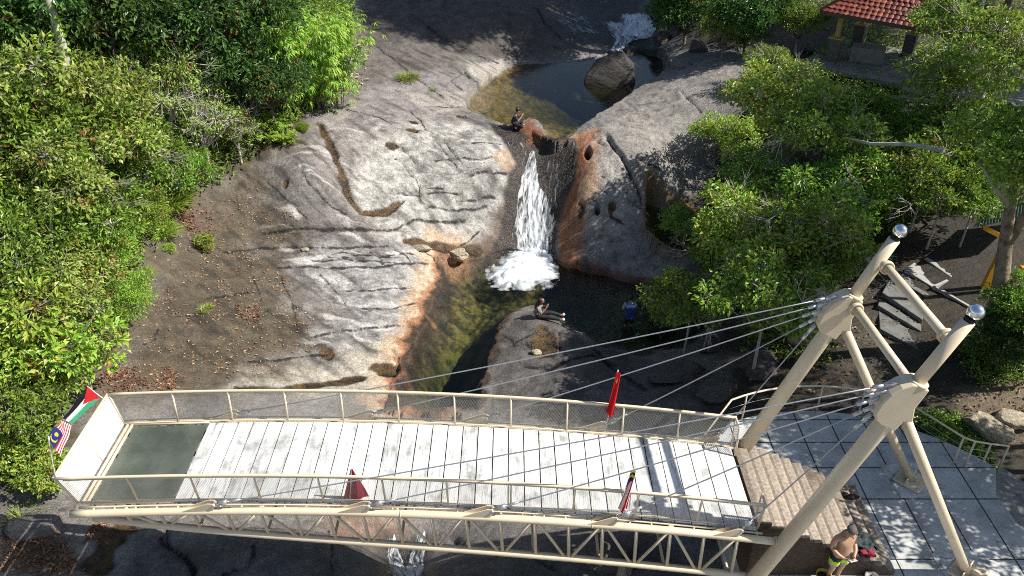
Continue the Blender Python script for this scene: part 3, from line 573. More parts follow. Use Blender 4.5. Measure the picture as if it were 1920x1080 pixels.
# ================================================================== viewing bridge
PAINT = (.66,.555,.39)
M_STEEL = simple('cream_painted_steel', PAINT, .42, var=.06, scale=2.5, dirt=(.46,.39,.28), dirt_at=(.60,.78), bump=.05, bscale=40)
M_GALV = simple('galvanised_steel', (.55,.56,.57), .35, .75, var=.12, scale=25)
M_MESH = simple('expanded_wire_mesh', (.36,.345,.31), .45, .3, var=.08)
M_CHROME = simple('polished_chrome', (.93,.93,.94), .04, 1., var=.01)
M_DARKGAP = simple('dark_rubber_joint', (.02,.02,.02), .8)
M_CABLE = simple('grey_steel_cable', (.40,.41,.42), .4, .55, var=.15, scale=40)
def plank_mat():
    m, n, l, p = mat('bleached_deck_planks'); tc = N(n, 'ShaderNodeTexCoord'); a = N(n, 'ShaderNodeAttribute', attribute_name='col')
    mp = N(n, 'ShaderNodeMapping'); mp.inputs['Scale'].default_value = (9, 1.3, 1); l.new(tc.outputs['Object'], mp.inputs[0])
    nz = N(n, 'ShaderNodeTexNoise'); nz.inputs['Scale'].default_value = 1; nz.inputs['Detail'].default_value = 8; nz.inputs['Roughness'].default_value = .7; l.new(mp.outputs[0], nz.inputs['Vector'])
    n2 = N(n, 'ShaderNodeTexNoise'); n2.inputs['Scale'].default_value = 2.2; n2.inputs['Detail'].default_value = 7; n2.inputs['Roughness'].default_value = .7; l.new(tc.outputs['Object'], n2.inputs['Vector'])
    r1 = ramp(n, [(.30, (.42, .42, .41)), (.5, (1, 1, 1))]); l.new(nz.outputs['Fac'], r1.inputs[0])
    r2 = ramp(n, [(.36, (.60, .62, .60)), (.50, (1, 1, 1))]); l.new(n2.outputs['Fac'], r2.inputs[0])
    m1 = N(n, 'ShaderNodeMixRGB', blend_type='MULTIPLY'); m1.inputs[0].default_value = 1; l.new(r1.outputs[0], m1.inputs[1]); l.new(r2.outputs[0], m1.inputs[2])
    m2 = N(n, 'ShaderNodeMixRGB', blend_type='MULTIPLY'); m2.inputs[0].default_value = 1; l.new(m1.outputs[0], m2.inputs[1]); l.new(a.outputs['Color'], m2.inputs[2])
    l.new(m2.outputs[0], p.inputs['Base Color']); p.inputs['Roughness'].default_value = .7
    b = N(n, 'ShaderNodeBump'); b.inputs['Strength'].default_value = .4; b.inputs['Distance'].default_value = .01; l.new(nz.outputs['Fac'], b.inputs['Height']); l.new(b.outputs[0], p.inputs['Normal']); return m
M_PLANK = plank_mat()
XL, XR = -8.5, 4.83
def dz(x):
    s = (XR - x) / (XR - XL); return 1.62 + 1.88 * s - 1.44 * s * s
def B(x, yl, zo=0.0): return Vector((x, 12.06 + yl - .019 * (x + 2), dz(x) + zo))
HW = 1.13                       # half width of the deck
xs_all = lambda a, b, n: list(np.linspace(a, b, n))
bridge = empty('viewing_bridge', tuple(B(4.5, 0, -1.6)), 'long cream steel cantilever viewing bridge with bleached deck and mesh railings over the stream', 'bridge')
# deck planks
mb = MB(); xg = -6.62; npl = 35; wpl = (XR - xg) / npl
for i in range(npl):
    a, b = xg + i * wpl + .012, xg + (i + 1) * wpl - .012; t = random.uniform(.56, .76); c = (t, t * .995, t * .97); j = random.uniform(-.004, .004)
    V = [B(a, -HW, j), B(b, -HW, j), B(b, HW, j), B(a, HW, j)]; V += [p - Vector((0, 0, .05)) for p in V]
    mb.add(V, [(0, 1, 2, 3), (7, 6, 5, 4), (0, 4, 5, 1), (1, 5, 6, 2), (2, 6, 7, 3), (3, 7, 4, 0)], c)
mb.build('plank_deck', M_PLANK, bridge)
mb = MB()
for yl in (-.9, -.3, .3, .9):
    mb.tube([B(x, yl, -.12) for x in xs_all(XL + .1, XR, 14)], .05, 6)
mb.add([B(x, y, -.056) for x in (xg, XR) for y in (-HW + .02, HW - .02)], [(0, 1, 3, 2)]); V = [B(x, y, -.056) for x in xs_all(xg, XR, 20) for y in (-HW + .02, HW - .02)]
mb = MB(); mb.add(V, [(2 * i, 2 * i + 2, 2 * i + 3, 2 * i + 1) for i in range(19)])
for yl in (-.95, -.3, .3, .95): mb.tube([B(x, yl, -.13) for x in xs_all(XL + .1, XR, 14)], .05, 6)
mb.build('deck_bearer', simple('shaded_steel_bearers', (.10,.095,.085), .7), bridge)  # steel and sheet under the deck coloured dark for their shade
# glass floor at the tip
def glass_floor_mat():
    m, n, l, p = mat('dusty_green_glass'); tc = N(n, 'ShaderNodeTexCoord'); nz = N(n, 'ShaderNodeTexNoise'); nz.inputs['Scale'].default_value = 1.6; nz.inputs['Detail'].default_value = 8; l.new(tc.outputs['Object'], nz.inputs['Vector'])
    r = ramp(n, [(.35, (.075,.09,.072)), (.65, (.14,.158,.13))]); l.new(nz.outputs['Fac'], r.inputs[0]); l.new(r.outputs[0], p.inputs['Base Color'])
    n2 = N(n, 'ShaderNodeTexNoise'); n2.inputs['Scale'].default_value = 14; l.new(tc.outputs['Object'], n2.inputs['Vector']); r2 = ramp(n, [(.4, (.10,) * 3), (.7, (.3,) * 3)]); l.new(n2.outputs['Fac'], r2.inputs[0]); l.new(r2.outputs[0], p.inputs['Roughness'])
    t = N(n, 'ShaderNodeBsdfTransparent'); t.inputs[0].default_value = (.5,.62,.5,1); ms = N(n, 'ShaderNodeMixShader'); ms.inputs[0].default_value = .75; l.new(t.outputs[0], ms.inputs[1]); l.new(p.outputs[0], ms.inputs[2]); l.new(ms.outputs[0], n['Material Output'].inputs[0]); return m
mb = MB(); gx0, gx1 = XL + .22, xg - .03
V = [B(gx0, -HW + .07, .0), B(gx1, -HW + .07, .0), B(gx1, HW - .07, .0), B(gx0, HW - .07, .0)]; V += [p - Vector((0, 0, .03)) for p in V]
gl = mb.add(V, [(0, 1, 2, 3), (7, 6, 5, 4), (0, 4, 5, 1), (1, 5, 6, 2), (2, 6, 7, 3), (3, 7, 4, 0)]).build('glass_floor', glass_floor_mat(), bridge)
gl['label'] = 'greenish glass floor panel at the tip of the bridge'
mb = MB()
for a, b in [((gx0, -HW), (gx1 + .04, -HW)), ((gx0, HW), (gx1 + .04, HW)), ((gx0 - .06, -HW), (gx0 - .06, HW)), ((gx0 - .16, -HW), (gx0 - .16, HW))]:
    mb.tube([B(*a, .01), B(*b, .01)], .035, 6)
mb.build('glass_frame', M_STEEL, bridge)
# chords, truss
YC = 1.30
def bot_drop(x): return .10 + 1.13 * (1 - math.exp(-max(0, x - XL) / 4.2))
def top_pt(x, s): return B(x, s * YC, -.10)
def bot_pt(x, s): return B(x, s * (YC - .06), -.10 - bot_drop(x))
XE = 5.16
for s in (-1, 1):
    o = MB().tube([top_pt(x, s) for x in xs_all(XL - .12, XE, 40)], .078, 14).build('top_chord', M_STEEL, bridge)
    for x, rr in ((-2.15, .082), (1.55, .082), (XE, .10)): MB().tube([top_pt(x - .015, s), top_pt(x + .015, s)], rr, 14).build('coupling_ring', M_STEEL, o)
    o = MB().tube([bot_pt(x, s) for x in xs_all(XL + .25, XE - .1, 40)], .078, 14).build('bottom_chord', M_STEEL, bridge)
    for k in range(19):
        x = XL + .95 + k * .665; nx_ = x + .665
        if x > XE: break
        MB().tube([top_pt(x, s), bot_pt(x + .05, s)], .035, 8).build('upright', M_STEEL, bridge)
        if k < 18:
            a, b = (top_pt(x + .05, s), bot_pt(nx_ - .02, s)) if k % 2 == 0 else (bot_pt(x + .08, s), top_pt(nx_ - .02, s))
            MB().tube([a, b], .032, 8).build('diagonal_brace', M_STEEL, bridge)
for k in range(10):                                        # floor beams joining the two trusses
    x = XL + .95 + k * 1.33
    MB().tube([top_pt(x, -1), top_pt(x, 1)], .045, 8).build('cross_beam', M_STEEL, bridge)
    MB().tube([bot_pt(x, -1), bot_pt(x, 1)], .03, 8).build('cross_beam', M_STEEL, bridge)
# little brackets between the deck edge and the chords
for s in (-1, 1):
    mb = MB()
    for x in np.arange(XL + .3, XR, .42): mb.tube([B(x, s * HW, -.05), top_pt(x, s)], .02, 6)
    mb.tube([B(x, s * (HW + .05), -.05) for x in xs_all(XL, XR + .1, 30)], .022, 6); mb.build('edge_bracket', M_STEEL, bridge)
# railings
RH, LEAN = .80, .10
def lattice(o00, o10, o11, o01, step, w):
    """diamond wire mesh between four corners"""
    mb = MB(); o00, o10, o11, o01 = map(Vector, (o00, o10, o11, o01)); L = (o10 - o00).length; H = (o01 - o00).length; nrm = (o10 - o00).cross(o01 - o00).normalized()
    P = lambda a, b: (o00 * (1 - a / L) + o10 * (a / L)) * (1 - b / H) + (o01 * (1 - a / L) + o11 * (a / L)) * (b / H)
    q = -H * 1.0
    while q < L:
        for sgn in (0, 1):
            a0, a1 = q, q + H * 1.0
            b0, b1 = 0, H
            if a0 < 0: b0 = (0 - a0) / (a1 - a0) * H; a0c = 0
            else: a0c = a0
            if a1 > L: b1 = (L - q) / (a1 - q) * H; a1c = L
            else: a1c = a1
            p, r = P(a0c, b0 if sgn == 0 else H - b0), P(a1c, b1 if sgn == 0 else H - b1)
            if (r - p).length < .01: continue
            t = (r - p).normalized().cross(nrm) * (w / 2); z = nrm * (.003 if sgn else -.003)
            mb.add([p - t + z, p + t + z, r + t + z, r - t + z], [(0, 1, 2, 3)])
        q += step
    return mb
def railing(side, label):
    if side in (-1, 1):
        foot = lambda x: B(x, side * HW, .03); head = lambda x: B(x, side * (HW + LEAN), RH); x0, x1 = XL - .06, XR + .02
        xt = lambda x: x - .17 * max(0, 1 - (x - XL) / 1.2) if True else x
        posts = xs_all(XL - .02, XR, 12)
    rail = MB().tube([Vector((xt(x), head(x).y, head(x).z)) for x in xs_all(x0, x1, 40)], .030, 10).build('handrail', M_STEEL, bridge); rail['label'] = label
    for x in posts: MB().tube([foot(x), Vector((xt(x), head(x).y, head(x).z))], .021, 8).build('railing_post', M_STEEL, rail)
    mb = MB(); mb.tube([foot(x) + Vector((0, 0, .02)) for x in xs_all(x0, x1, 30)], .018, 6); mb.tube([head(x) - Vector((0, 0, .05)) for x in xs_all(x0, x1, 30)], .010, 6); mb.build('bottom_rail', M_STEEL, rail)
    mb = MB()
    for i in range(11):
        a, b = posts[i], posts[i + 1]; q = lattice(foot(a), foot(b), Vector((xt(b), head(b).y, head(b).z)), Vector((xt(a), head(a).y, head(a).z)), .034, .0046)
        mb.add(q.v, q.f)
    mb.build('mesh_panel', M_MESH, rail)
    return head
hn = railing(-1, 'near handrail with wire mesh panels along the deck'); hf = railing(1, 'far handrail with wire mesh panels along the deck')
tipx = XL - .23
TN, TF = Vector((tipx, B(XL, -HW - LEAN).y, dz(XL) + RH)), Vector((tipx, B(XL, HW + LEAN).y, dz(XL) + RH))
FN, FF = B(XL - .02, -HW, .03), B(XL - .02, HW, .03)
rail = MB().tube([TN, TF], .028, 10).build('handrail', M_STEEL, bridge); rail['label'] = 'short end handrail across the tip of the bridge'
MB().tube([(FN + FF) / 2, (TN + TF) / 2], .014, 8).build('railing_post', M_STEEL, rail)
q = lattice(FN, FF, TF, TN, .026, .0125); q.build('mesh_panel', simple('sunlit_wire_mesh', (.70,.70,.69), .5, .1), rail)  # sun on the end panel put into a whiter mesh colour
for s in (-1, 1):                                          # short return panels at the stair end
    a0, a1 = B(XR, s * HW, .03), B(XR + .02, s * (HW - .26), .03); b0, b1 = B(XR, s * (HW + LEAN), RH), B(XR + .02, s * (HW - .2), RH - .02)
    rail = MB().tube([b0, b1], .026, 8).build('handrail', M_STEEL, bridge); MB().tube([a1, b1], .024, 8).build('railing_post', M_STEEL, rail); lattice(a0, a1, b1, b0, .045, .009).build('mesh_panel', M_MESH, rail)
# cable anchors (pairs of fin plates on the chord)
ANCH_X = {1: [-6.35, -3.35, -.85, 1.75, 4.25], -1: [-6.05, -3.05, -.68, 1.72, 4.15]}
def anchor_pt(x, s): return top_pt(x, s) + Vector((.30, 0, .20))
for s in (-1, 1):
    for x in ANCH_X[s]:
        o = None; mb = MB()
        for dy in (-.05, .05):
            p = top_pt(x, s); out = [(p.x - .32, p.z + .05), (p.x + .26, p.z + .05), (p.x + .30, p.z + .12), (p.x + .34, p.z + .20), (p.x + .30, p.z + .255), (p.x + .20, p.z + .26)]
            mb.prism_y(out, p.y + dy - .008, p.y + dy + .008)
        mb.build('anchor_fin', M_STEEL, bridge)
# ================================================================== mast frame
MY = {1: 13.22, -1: 10.58}; MZ0, MX0, MSL = 1.6, 5.30, .372
def mast_pt(s, z, off=0): return Vector((MX0 + MSL * (z - MZ0) + (.06 if s < 0 else -.08) , MY[s], z))
frame = empty('mast_frame', (4.8, 11.97, 0), 'cream steel frame of two leaning masts topped with chrome balls beside the stairs', 'mast')
ax = Vector((MSL, 0, 1)).normalized(); px_ = Vector((-1, 0, MSL)).normalized()
HEADZ = {1: (4.95, 5.62), -1: (4.95, 5.62)}
ZT = 6.80
for s in (1, -1):
    o = MB().tube([mast_pt(s, -.1), mast_pt(s, 4.6), mast_pt(s, 5.5)], .155, 20).build('mast', M_STEEL, frame); o['label'] = 'far leaning mast' if s > 0 else 'near leaning mast'
    MB().tube([mast_pt(s, 5.3), mast_pt(s, ZT)], .115, 18).build('mast_tip', M_STEEL, o)
    mb = MB(); mb.tube([mast_pt(s, ZT - .002), mast_pt(s, ZT + .05)], .09, 16); mb.build('collar', M_DARKGAP, o)
    mb = MB(); mb.ball(mast_pt(s, ZT + .178), .136, 32); mb.build('ball_finial', M_CHROME, o)
    # head plate: flat box with a rounded nose carrying the cable sockets
    c = mast_pt(s, 5.15); E = lambda a, b: ((c + ax * a + px_ * b).x, (c + ax * a + px_ * b).z)
    out = [E(-.56, -.155), E(-.52, .155), E(-.46, .30), E(-.34, .39), E(-.12, .42), E(.12, .39), E(.30, .29), E(.42, .17), E(.44, .13), E(.42, -.16), E(.0, -.18), E(-.27, -.32), E(-.33, -.17)]
    mb = MB(); mb.prism_y(out, MY[s] - .165, MY[s] + .165); hp = mb.build('head_plate', M_STEEL, o)
    bv = hp.modifiers.new('round', 'BEVEL'); bv.width = .025; bv.segments = 2; bv.limit_method = 'ANGLE'
    MB().tube([c + ax * .40, c + ax * .46], .18, 20).build('ring', M_STEEL, o)
    mb = MB(); 
    for k in range(7): mb.ball(mast_pt(s, 4.72) - px_ * .36 + Vector((.04 * k - .1, -.05, .10 + .02 * k)), .014, 8)
    mb.build('rivet', M_STEEL, o)
for za, lab in ((6.33, 'upper'), (5.38, 'lower')):
    o = MB().tube([mast_pt(1, za) + Vector((.06, -.1, 0)), mast_pt(-1, za) + Vector((.06, .1, 0))], .082, 14).build('crossbar', M_STEEL, frame)
    for s in (1, -1):
        p = mast_pt(s, za) + Vector((.06, -s * .22, 0)); mb = MB(); tr_ = [(p + Vector((math.cos(t) * .12, 0, math.sin(t) * .12))) for t in np.linspace(0, 2 * math.pi, 17)]
        for q in (0, .045): mb.tube([v + Vector((0, -s * q, 0)) for v in tr_], .020, 6, cap=False)
        mb.tube([p, p + Vector((0, -s * .045, 0))], .118, 16); mb.build('flange', M_STEEL, o)
PAD = {1: Vector((9.45, 13.62, 0)), -1: Vector((9.55, 11.0, 0))}
M_CONC = simple('weathered_concrete', (.30,.29,.265), .85, var=.15, scale=3, bump=.4, bscale=45, dirt=(.12,.115,.10), dirt_at=(.52,.72))
for s in (1, -1):
    a = mast_pt(s, 4.85) - px_ * .26; o = MB().tube([a, PAD[s] + Vector((-.05, 0, .1))], .098, 16).build('back_stay', M_STEEL, frame)
    mb = MB(); rz = Matrix.Rotation(R(42), 3, 'Z'); mb.box(PAD[s] + Vector((0, 0, .045)), (.62, .62, .05), rz, bevel=.008)
    d = (a - PAD[s]).normalized()
    for ang in (0, math.pi / 2, math.pi, 1.5 * math.pi):
        w = rz @ Vector((math.cos(ang), math.sin(ang), 0)); mb.box(PAD[s] + w * .16 + Vector((-.03, 0, .14)), (.2, .02, .16), rz @ Matrix.Rotation(ang, 3, 'Z'))
    mb.build('base_plate', M_STEEL, o)
    for i in (-1, 1):
        for j in (-1, 0, 1): MB().tube([PAD[s] + rz @ Vector((.24 * i, .24 * j, .07)), PAD[s] + rz @ Vector((.24 * i, .24 * j, .12))], .025, 8).build('bolt', M_GALV, o)
    tagp = MB().box(PAD[s] + Vector((.08, .05, -.02)), (1.15, 1.05, .078), Matrix.Rotation(R(6), 3, 'Z'), bevel=.01).build('footing_pad', simple('pale_pad_concrete', (.50,.50,.48), .8, var=.2, scale=5, dirt=(.16,.16,.15), dirt_at=(.5, .62), bump=.3), frame)
for s in (1, -1):                                          # lugs joining chord ends to the masts
    p = top_pt(XE + .02, s); mb = MB(); m_ = mast_pt(s, p.z)
    for dy in (-.04, .04): mb.prism_y([(p.x, p.z + .07), (m_.x, p.z + .12), (m_.x, p.z - .12), (p.x + .1, p.z - .09), (p.x, p.z - .05)], p.y + dy - .01, p.y + dy + .01)
    mb.build('lug', M_STEEL, frame)
# ------------------------------------------------------------------ stay cables
CL = {1: ['longest stay cable from the far mast to the tip end of the far chord', 'second stay cable from the top on the far mast', 'middle stay cable of the far mast, passing behind the red flag', 'steep stay cable of the far mast ending right of the red flag', 'steepest short stay cable from the far mast down to the stair end'],
      -1: ['longest stay cable from the near mast to the glass floor end', 'second stay cable from the top on the near mast, ending by the dull red flag', 'middle stay cable of the near mast, crossing the deck', 'stay cable from the near mast ending beside the striped flag', 'steepest short stay cable from the near mast down to the near chord']}
for s in (1, -1):
    c = mast_pt(s, 5.15)
    for k, x in enumerate(ANCH_X[s]):
        a = c + ax * (.26 - .19 * k) + px_ * (.34 + .08 * math.sin(k * .8)); b = anchor_pt(x, s); d = (b - a).normalized(); L = (b - a).length
        pts = [a + d * (L * t) - Vector((0, 0, .055 * 4 * t * (1 - t) * L / 12)) for t in np.linspace(0, 1, 14)]
        o = MB().tube(pts, .0128, 8).build('stay_cable', M_CABLE); tag(o, CL[s][k], 'cable', 'stay cables of the viewing bridge')
        mb = MB(); mb.tube([a - d * .05, a + d * .17], .040, 10); mb.tube([a + d * .19, a + d * .36], .036, 10); mb.tube([a + d * .16, a + d * .2], .022, 8); mb.build('socket', M_GALV, o)
        e = pts[-1]; mb = MB(); mb.tube([e - d * .55, e - d * .25], .026, 10); mb.tube([e - d * .28, e - d * .12], .05, 10); mb.tube([e + Vector((0, -.075, 0)), e + Vector((0, .075, 0))], .03, 10); mb.tube([e - d * .14, e + d * .02], .022, 8); mb.build('turnbuckle', M_GALV, o)
# ================================================================== stairs, plaza, its steps and railing
def concrete_mat(name, col, joint=None, sandy=False):
    return simple(name, col, .88, var=.14, scale=4, bump=.5, bscale=70, dirt=tuple(c * .5 for c in col), dirt_at=(.56, .8))
M_STAIR = simple('sandy_concrete_steps', (.36,.285,.21), .9, var=.12, scale=14, bump=.6, bscale=90, dirt=(.22,.175,.13), dirt_at=(.55,.75))
M_STAIRSIDE = simple('shadow_brown_concrete', (.075,.055,.042), .85, var=.4, scale=5, bump=.4, dirt=(.18,.16,.14), dirt_at=(.62,.7))  # stair side tone with shadow mixed into the brown
NS = 11; SX0, SX1, SY0, SY1 = 4.9, 8.0, 10.98, 13.36; stp = (SX1 - SX0) / NS; rise = 1.58 / NS
M_STEP = attr_mat('sandy_cast_steps', rough=.9, var=.32, scale=16, spec=.3, bump=.5)
mb = MB(); zt = 1.58; side = (.075,.052,.038)  # dark brown stair sides carry their shadow in the colour
for i in range(NS):                                        # tread with its paler nosing, riser, ends
    xa, xb = SX0 + i * stp, SX0 + (i + 1) * stp; t = random.uniform(.86, 1.1); old = .55 if i > 5 else .25
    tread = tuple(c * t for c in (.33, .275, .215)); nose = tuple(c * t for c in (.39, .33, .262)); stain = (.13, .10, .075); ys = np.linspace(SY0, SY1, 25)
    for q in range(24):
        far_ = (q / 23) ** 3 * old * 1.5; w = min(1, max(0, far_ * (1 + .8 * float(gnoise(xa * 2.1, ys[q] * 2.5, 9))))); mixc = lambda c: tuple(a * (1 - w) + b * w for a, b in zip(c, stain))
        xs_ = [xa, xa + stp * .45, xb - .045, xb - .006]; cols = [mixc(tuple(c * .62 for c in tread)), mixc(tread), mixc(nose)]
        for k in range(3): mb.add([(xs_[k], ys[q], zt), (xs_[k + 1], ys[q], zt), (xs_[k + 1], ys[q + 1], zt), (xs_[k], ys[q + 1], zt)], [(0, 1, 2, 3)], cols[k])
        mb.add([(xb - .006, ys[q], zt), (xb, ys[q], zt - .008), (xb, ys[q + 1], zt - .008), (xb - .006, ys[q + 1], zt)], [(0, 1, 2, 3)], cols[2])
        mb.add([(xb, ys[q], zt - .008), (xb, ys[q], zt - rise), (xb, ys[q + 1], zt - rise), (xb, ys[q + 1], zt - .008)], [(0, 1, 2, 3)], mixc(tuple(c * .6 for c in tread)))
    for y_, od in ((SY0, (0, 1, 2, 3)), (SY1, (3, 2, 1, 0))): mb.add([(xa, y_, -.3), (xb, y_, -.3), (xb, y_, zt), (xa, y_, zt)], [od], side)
    zt -= rise
mb.add([(SX0, SY0, -.3), (SX0, SY1, -.3), (SX0, SY1, 1.58), (SX0, SY0, 1.58)], [(0, 1, 2, 3)], side)
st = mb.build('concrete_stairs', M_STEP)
tag(st, 'broad sandy concrete stairs descending from the bridge deck to the tiled plaza', 'stairs')
def plaza_mat():
    m, n, l, p = mat('plaza_concrete_tiles'); tc = N(n, 'ShaderNodeTexCoord')
    def nz(s, d=7, r=.65):
        q = N(n, 'ShaderNodeTexNoise'); q.inputs['Scale'].default_value = s; q.inputs['Detail'].default_value = d; q.inputs['Roughness'].default_value = r; l.new(tc.outputs['Object'], q.inputs['Vector']); return q
    a = nz(1.4); r = ramp(n, [(.3, (.25,.255,.245)), (.5, (.41,.415,.40)), (.68, (.52,.52,.50))]); l.new(a.outputs['Fac'], r.inputs[0])
    s = nz(7); r2 = ramp(n, [(.30, (.35,.36,.33)), (.42, (1, 1, 1))]); l.new(s.outputs['Fac'], r2.inputs[0])
    mx = N(n, 'ShaderNodeMixRGB', blend_type='MULTIPLY'); mx.inputs[0].default_value = .8; l.new(r.outputs[0], mx.inputs[1]); l.new(r2.outputs[0], mx.inputs[2])
    l.new(mx.outputs[0], p.inputs['Base Color']); p.inputs['Roughness'].default_value = .8
    f = nz(80, 3); b = N(n, 'ShaderNodeBump'); b.inputs['Strength'].default_value = .35; b.inputs['Distance'].default_value = .01; l.new(f.outputs['Fac'], b.inputs['Height']); l.new(b.outputs[0], p.inputs['Normal']); return m
M_PLAZA = plaza_mat(); M_JOINT = simple('dark_plaza_joint', (.035,.035,.032), .9)
tag(MB().prism(PLAZA, -2.6, 0).build('plaza_pavement', M_PLAZA), kind='structure')
JX = [5.6, 6.48, 7.36, 8.21, 9.07, 9.93, 10.75]; JY = [8.0, 9.7, 11.37, 13.06, 14.05, 14.92, 15.75]
mb = MB(); PA = np.array(PLAZA)
def inside(x, y): return bool(in_poly(np.array([x]), np.array([y]), PA)[0])
def clipline(ax_, c):
    lo, hi = None, None
    for t in np.arange(4.6, 16.6, .05):
        q = (c, t) if ax_ == 'x' else (t, c)
        if inside(*q): lo = t if lo is None else lo; hi = t
    return lo, hi
for c in JX:
    lo, hi = clipline('x', c); mb.add([(c - .014, lo, .004), (c + .014, lo, .004), (c + .014, hi, .004), (c - .014, hi, .004)], [(0, 1, 2, 3)])
for c in JY:
    lo, hi = clipline('y', c)
    if lo is not None: mb.add([(lo, c - .014, .006), (hi, c - .014, .006), (hi, c + .014, .006), (lo, c + .014, .006)], [(0, 1, 2, 3)])
tag(mb.build('pavement_joints', M_JOINT), kind='structure')
# curved steps going down on the right of the plaza
mb = MB()
for i in range(5):
    r0, r1 = .0 + i * .34, .34 + i * .34; z = -.14 * (i + 1)
    edge = [(10.72, 14.35), (11.05, 13.75), (11.27, 13.2), (11.37, 11.8), (11.42, 9.5), (11.42, 7.2)]
    o1 = [(x + r0, y + r0 * .25) for x, y in edge]; o2 = [(x + r1, y + r1 * .25) for x, y in edge]
    mb.prism(o1 + o2[::-1], -2.2, z)
tag(mb.build('plaza_steps', simple('grey_step_concrete', (.23,.235,.225), .88, var=.2, scale=4, bump=.5, dirt=(.10,.10,.09), dirt_at=(.5,.68))), 'grey weathered concrete steps going down from the right edge of the plaza', 'steps')
# plaza railing (tubes and thin wires)
pr = empty('plaza_railing', (7.5, 16, 0), 'curved cream tube railing with thin wires along the far edge of the plaza', 'railing')
arc = [(4.55, 14.5, .42)] + [(7.7 + 4.78 * math.cos(a), 11.25 + 4.78 * math.sin(a), .9) for a in np.linspace(2.05, 1.22, 12)]
MB().tube(arc, .026, 8).build('handrail', M_STEEL, pr)
MB().tube([arc[0], (4.3, 14.35, -.4)], .022, 8).build('railing_post', M_STEEL, pr)
for a in np.linspace(1.95, 1.3, 4):
    x, y = 7.7 + 4.78 * math.cos(a), 11.25 + 4.78 * math.sin(a); MB().tube([(x, y, -.02), (x, y, .9)], .022, 8).build('railing_post', M_STEEL, pr)
mb = MB()
for h in (.3, .6): mb.tube([(7.7 + 4.78 * math.cos(a), 11.25 + 4.78 * math.sin(a), h) for a in np.linspace(2.05, 1.22, 12)], .004, 4)
mb.build('wire', M_CABLE, pr)
pr = empty('stair_railing', (10.7, 14, 0), 'cream tube railing bending down beside the grey steps at the right edge', 'railing')
RP = [(9.95, 15.28, .9), (10.68, 14.15, .9), (10.95, 14.1, .82), (11.45, 14.22, .62), (12.05, 14.4, .38)]
MB().tube(RP, .026, 8).build('handrail', M_STEEL, pr)
for x, y, z in RP: MB().tube([(x, y, z - .92), (x, y, z)], .024, 8).build('railing_post', M_STEEL, pr)
mb = MB()
for h in (.25, .45, .65): mb.tube([(x, y, z - h) for x, y, z in RP], .006, 5)
mb.build('wire', M_CABLE, pr)
# low concrete landing under the bridge end
mb = MB(); mb.box((3.85, 10.1, -1.5), (1.3, 1.1, 1.4), Matrix.Rotation(R(4), 3, 'Z'), bevel=.02); tag(mb.build('concrete_block', M_CONC), 'grey concrete block under the near truss by the near mast', 'block')
# ================================================================== foliage
def leaf_mat(name, translucent=.38, gloss=.45, sheen=.4):
    m, n, l, p = mat(name); a = N(n, 'ShaderNodeAttribute', attribute_name='col'); oi = N(n, 'ShaderNodeObjectInfo')
    hs = N(n, 'ShaderNodeHueSaturation'); l.new(a.outputs['Color'], hs.inputs['Color'])
    for sock, lo, hi, src in (('Hue', .485, .512, None), ('Value', .85, 1.18, None)):
        mr = N(n, 'ShaderNodeMapRange'); mr.inputs[3].default_value = lo; mr.inputs[4].default_value = hi; l.new(oi.outputs['Random'], mr.inputs[0]); l.new(mr.outputs[0], hs.inputs[sock])
    l.new(hs.outputs[0], p.inputs['Base Color']); p.inputs['Roughness'].default_value = gloss; p.inputs['Specular IOR Level'].default_value = sheen
    t = N(n, 'ShaderNodeBsdfTranslucent'); l.new(hs.outputs[0], t.inputs[0]); ms = N(n, 'ShaderNodeMixShader'); ms.inputs[0].default_value = translucent
    l.new(p.outputs[0], ms.inputs[1]); l.new(t.outputs[0], ms.inputs[2]); l.new(ms.outputs[0], n['Material Output'].inputs[0]); return m
M_LEAF = leaf_mat('living_leaves'); M_GLOSSY = leaf_mat('glossy_leaves', .32, .38, .45); M_DRY = leaf_mat('dry_leaf_litter', .1, .7, .3)
M_BARK = simple('grey_bark', (.24,.215,.18), .9, var=.3, scale=9, bump=.6, bscale=30, dirt=(.09,.075,.06), dirt_at=(.5,.7)); M_BARKD = simple('brown_bark', (.11,.085,.06), .9, var=.3, scale=9, bump=.6, bscale=30)
M_TWIG = simple('pale_bare_twig', (.40,.37,.32), .8, var=.2, scale=5)
def unit(v): return v / (np.linalg.norm(v, axis=-1, keepdims=True) + 1e-9)
def leaves(P, D, Nn, L, Wd, cols, fold=.25, droop=.0):
    """diamond leaves: base P, direction D, normal Nn, length L, width Wd"""
    S = unit(np.cross(D, Nn)); Nn = unit(np.cross(S, D)); L = L[:, None]; Wd = Wd[:, None]
    tip = P + D * L - Nn * L * droop; mid = P + D * L * .48 + Nn * L * .04
    V = np.stack([P, mid + S * Wd * .5 + Nn * Wd * fold, tip, mid - S * Wd * .5 + Nn * Wd * fold], 1).reshape(-1, 3)
    return V, np.arange(len(V)).reshape(-1, 4), cols
def pick(rng, pal, n, jit=.18):
    pal = np.array(pal); c = pal[rng.integers(0, len(pal), n)]; return np.clip(c * 2.3 * (1 + jit * rng.normal(size=(n, 1))), .004, .6)
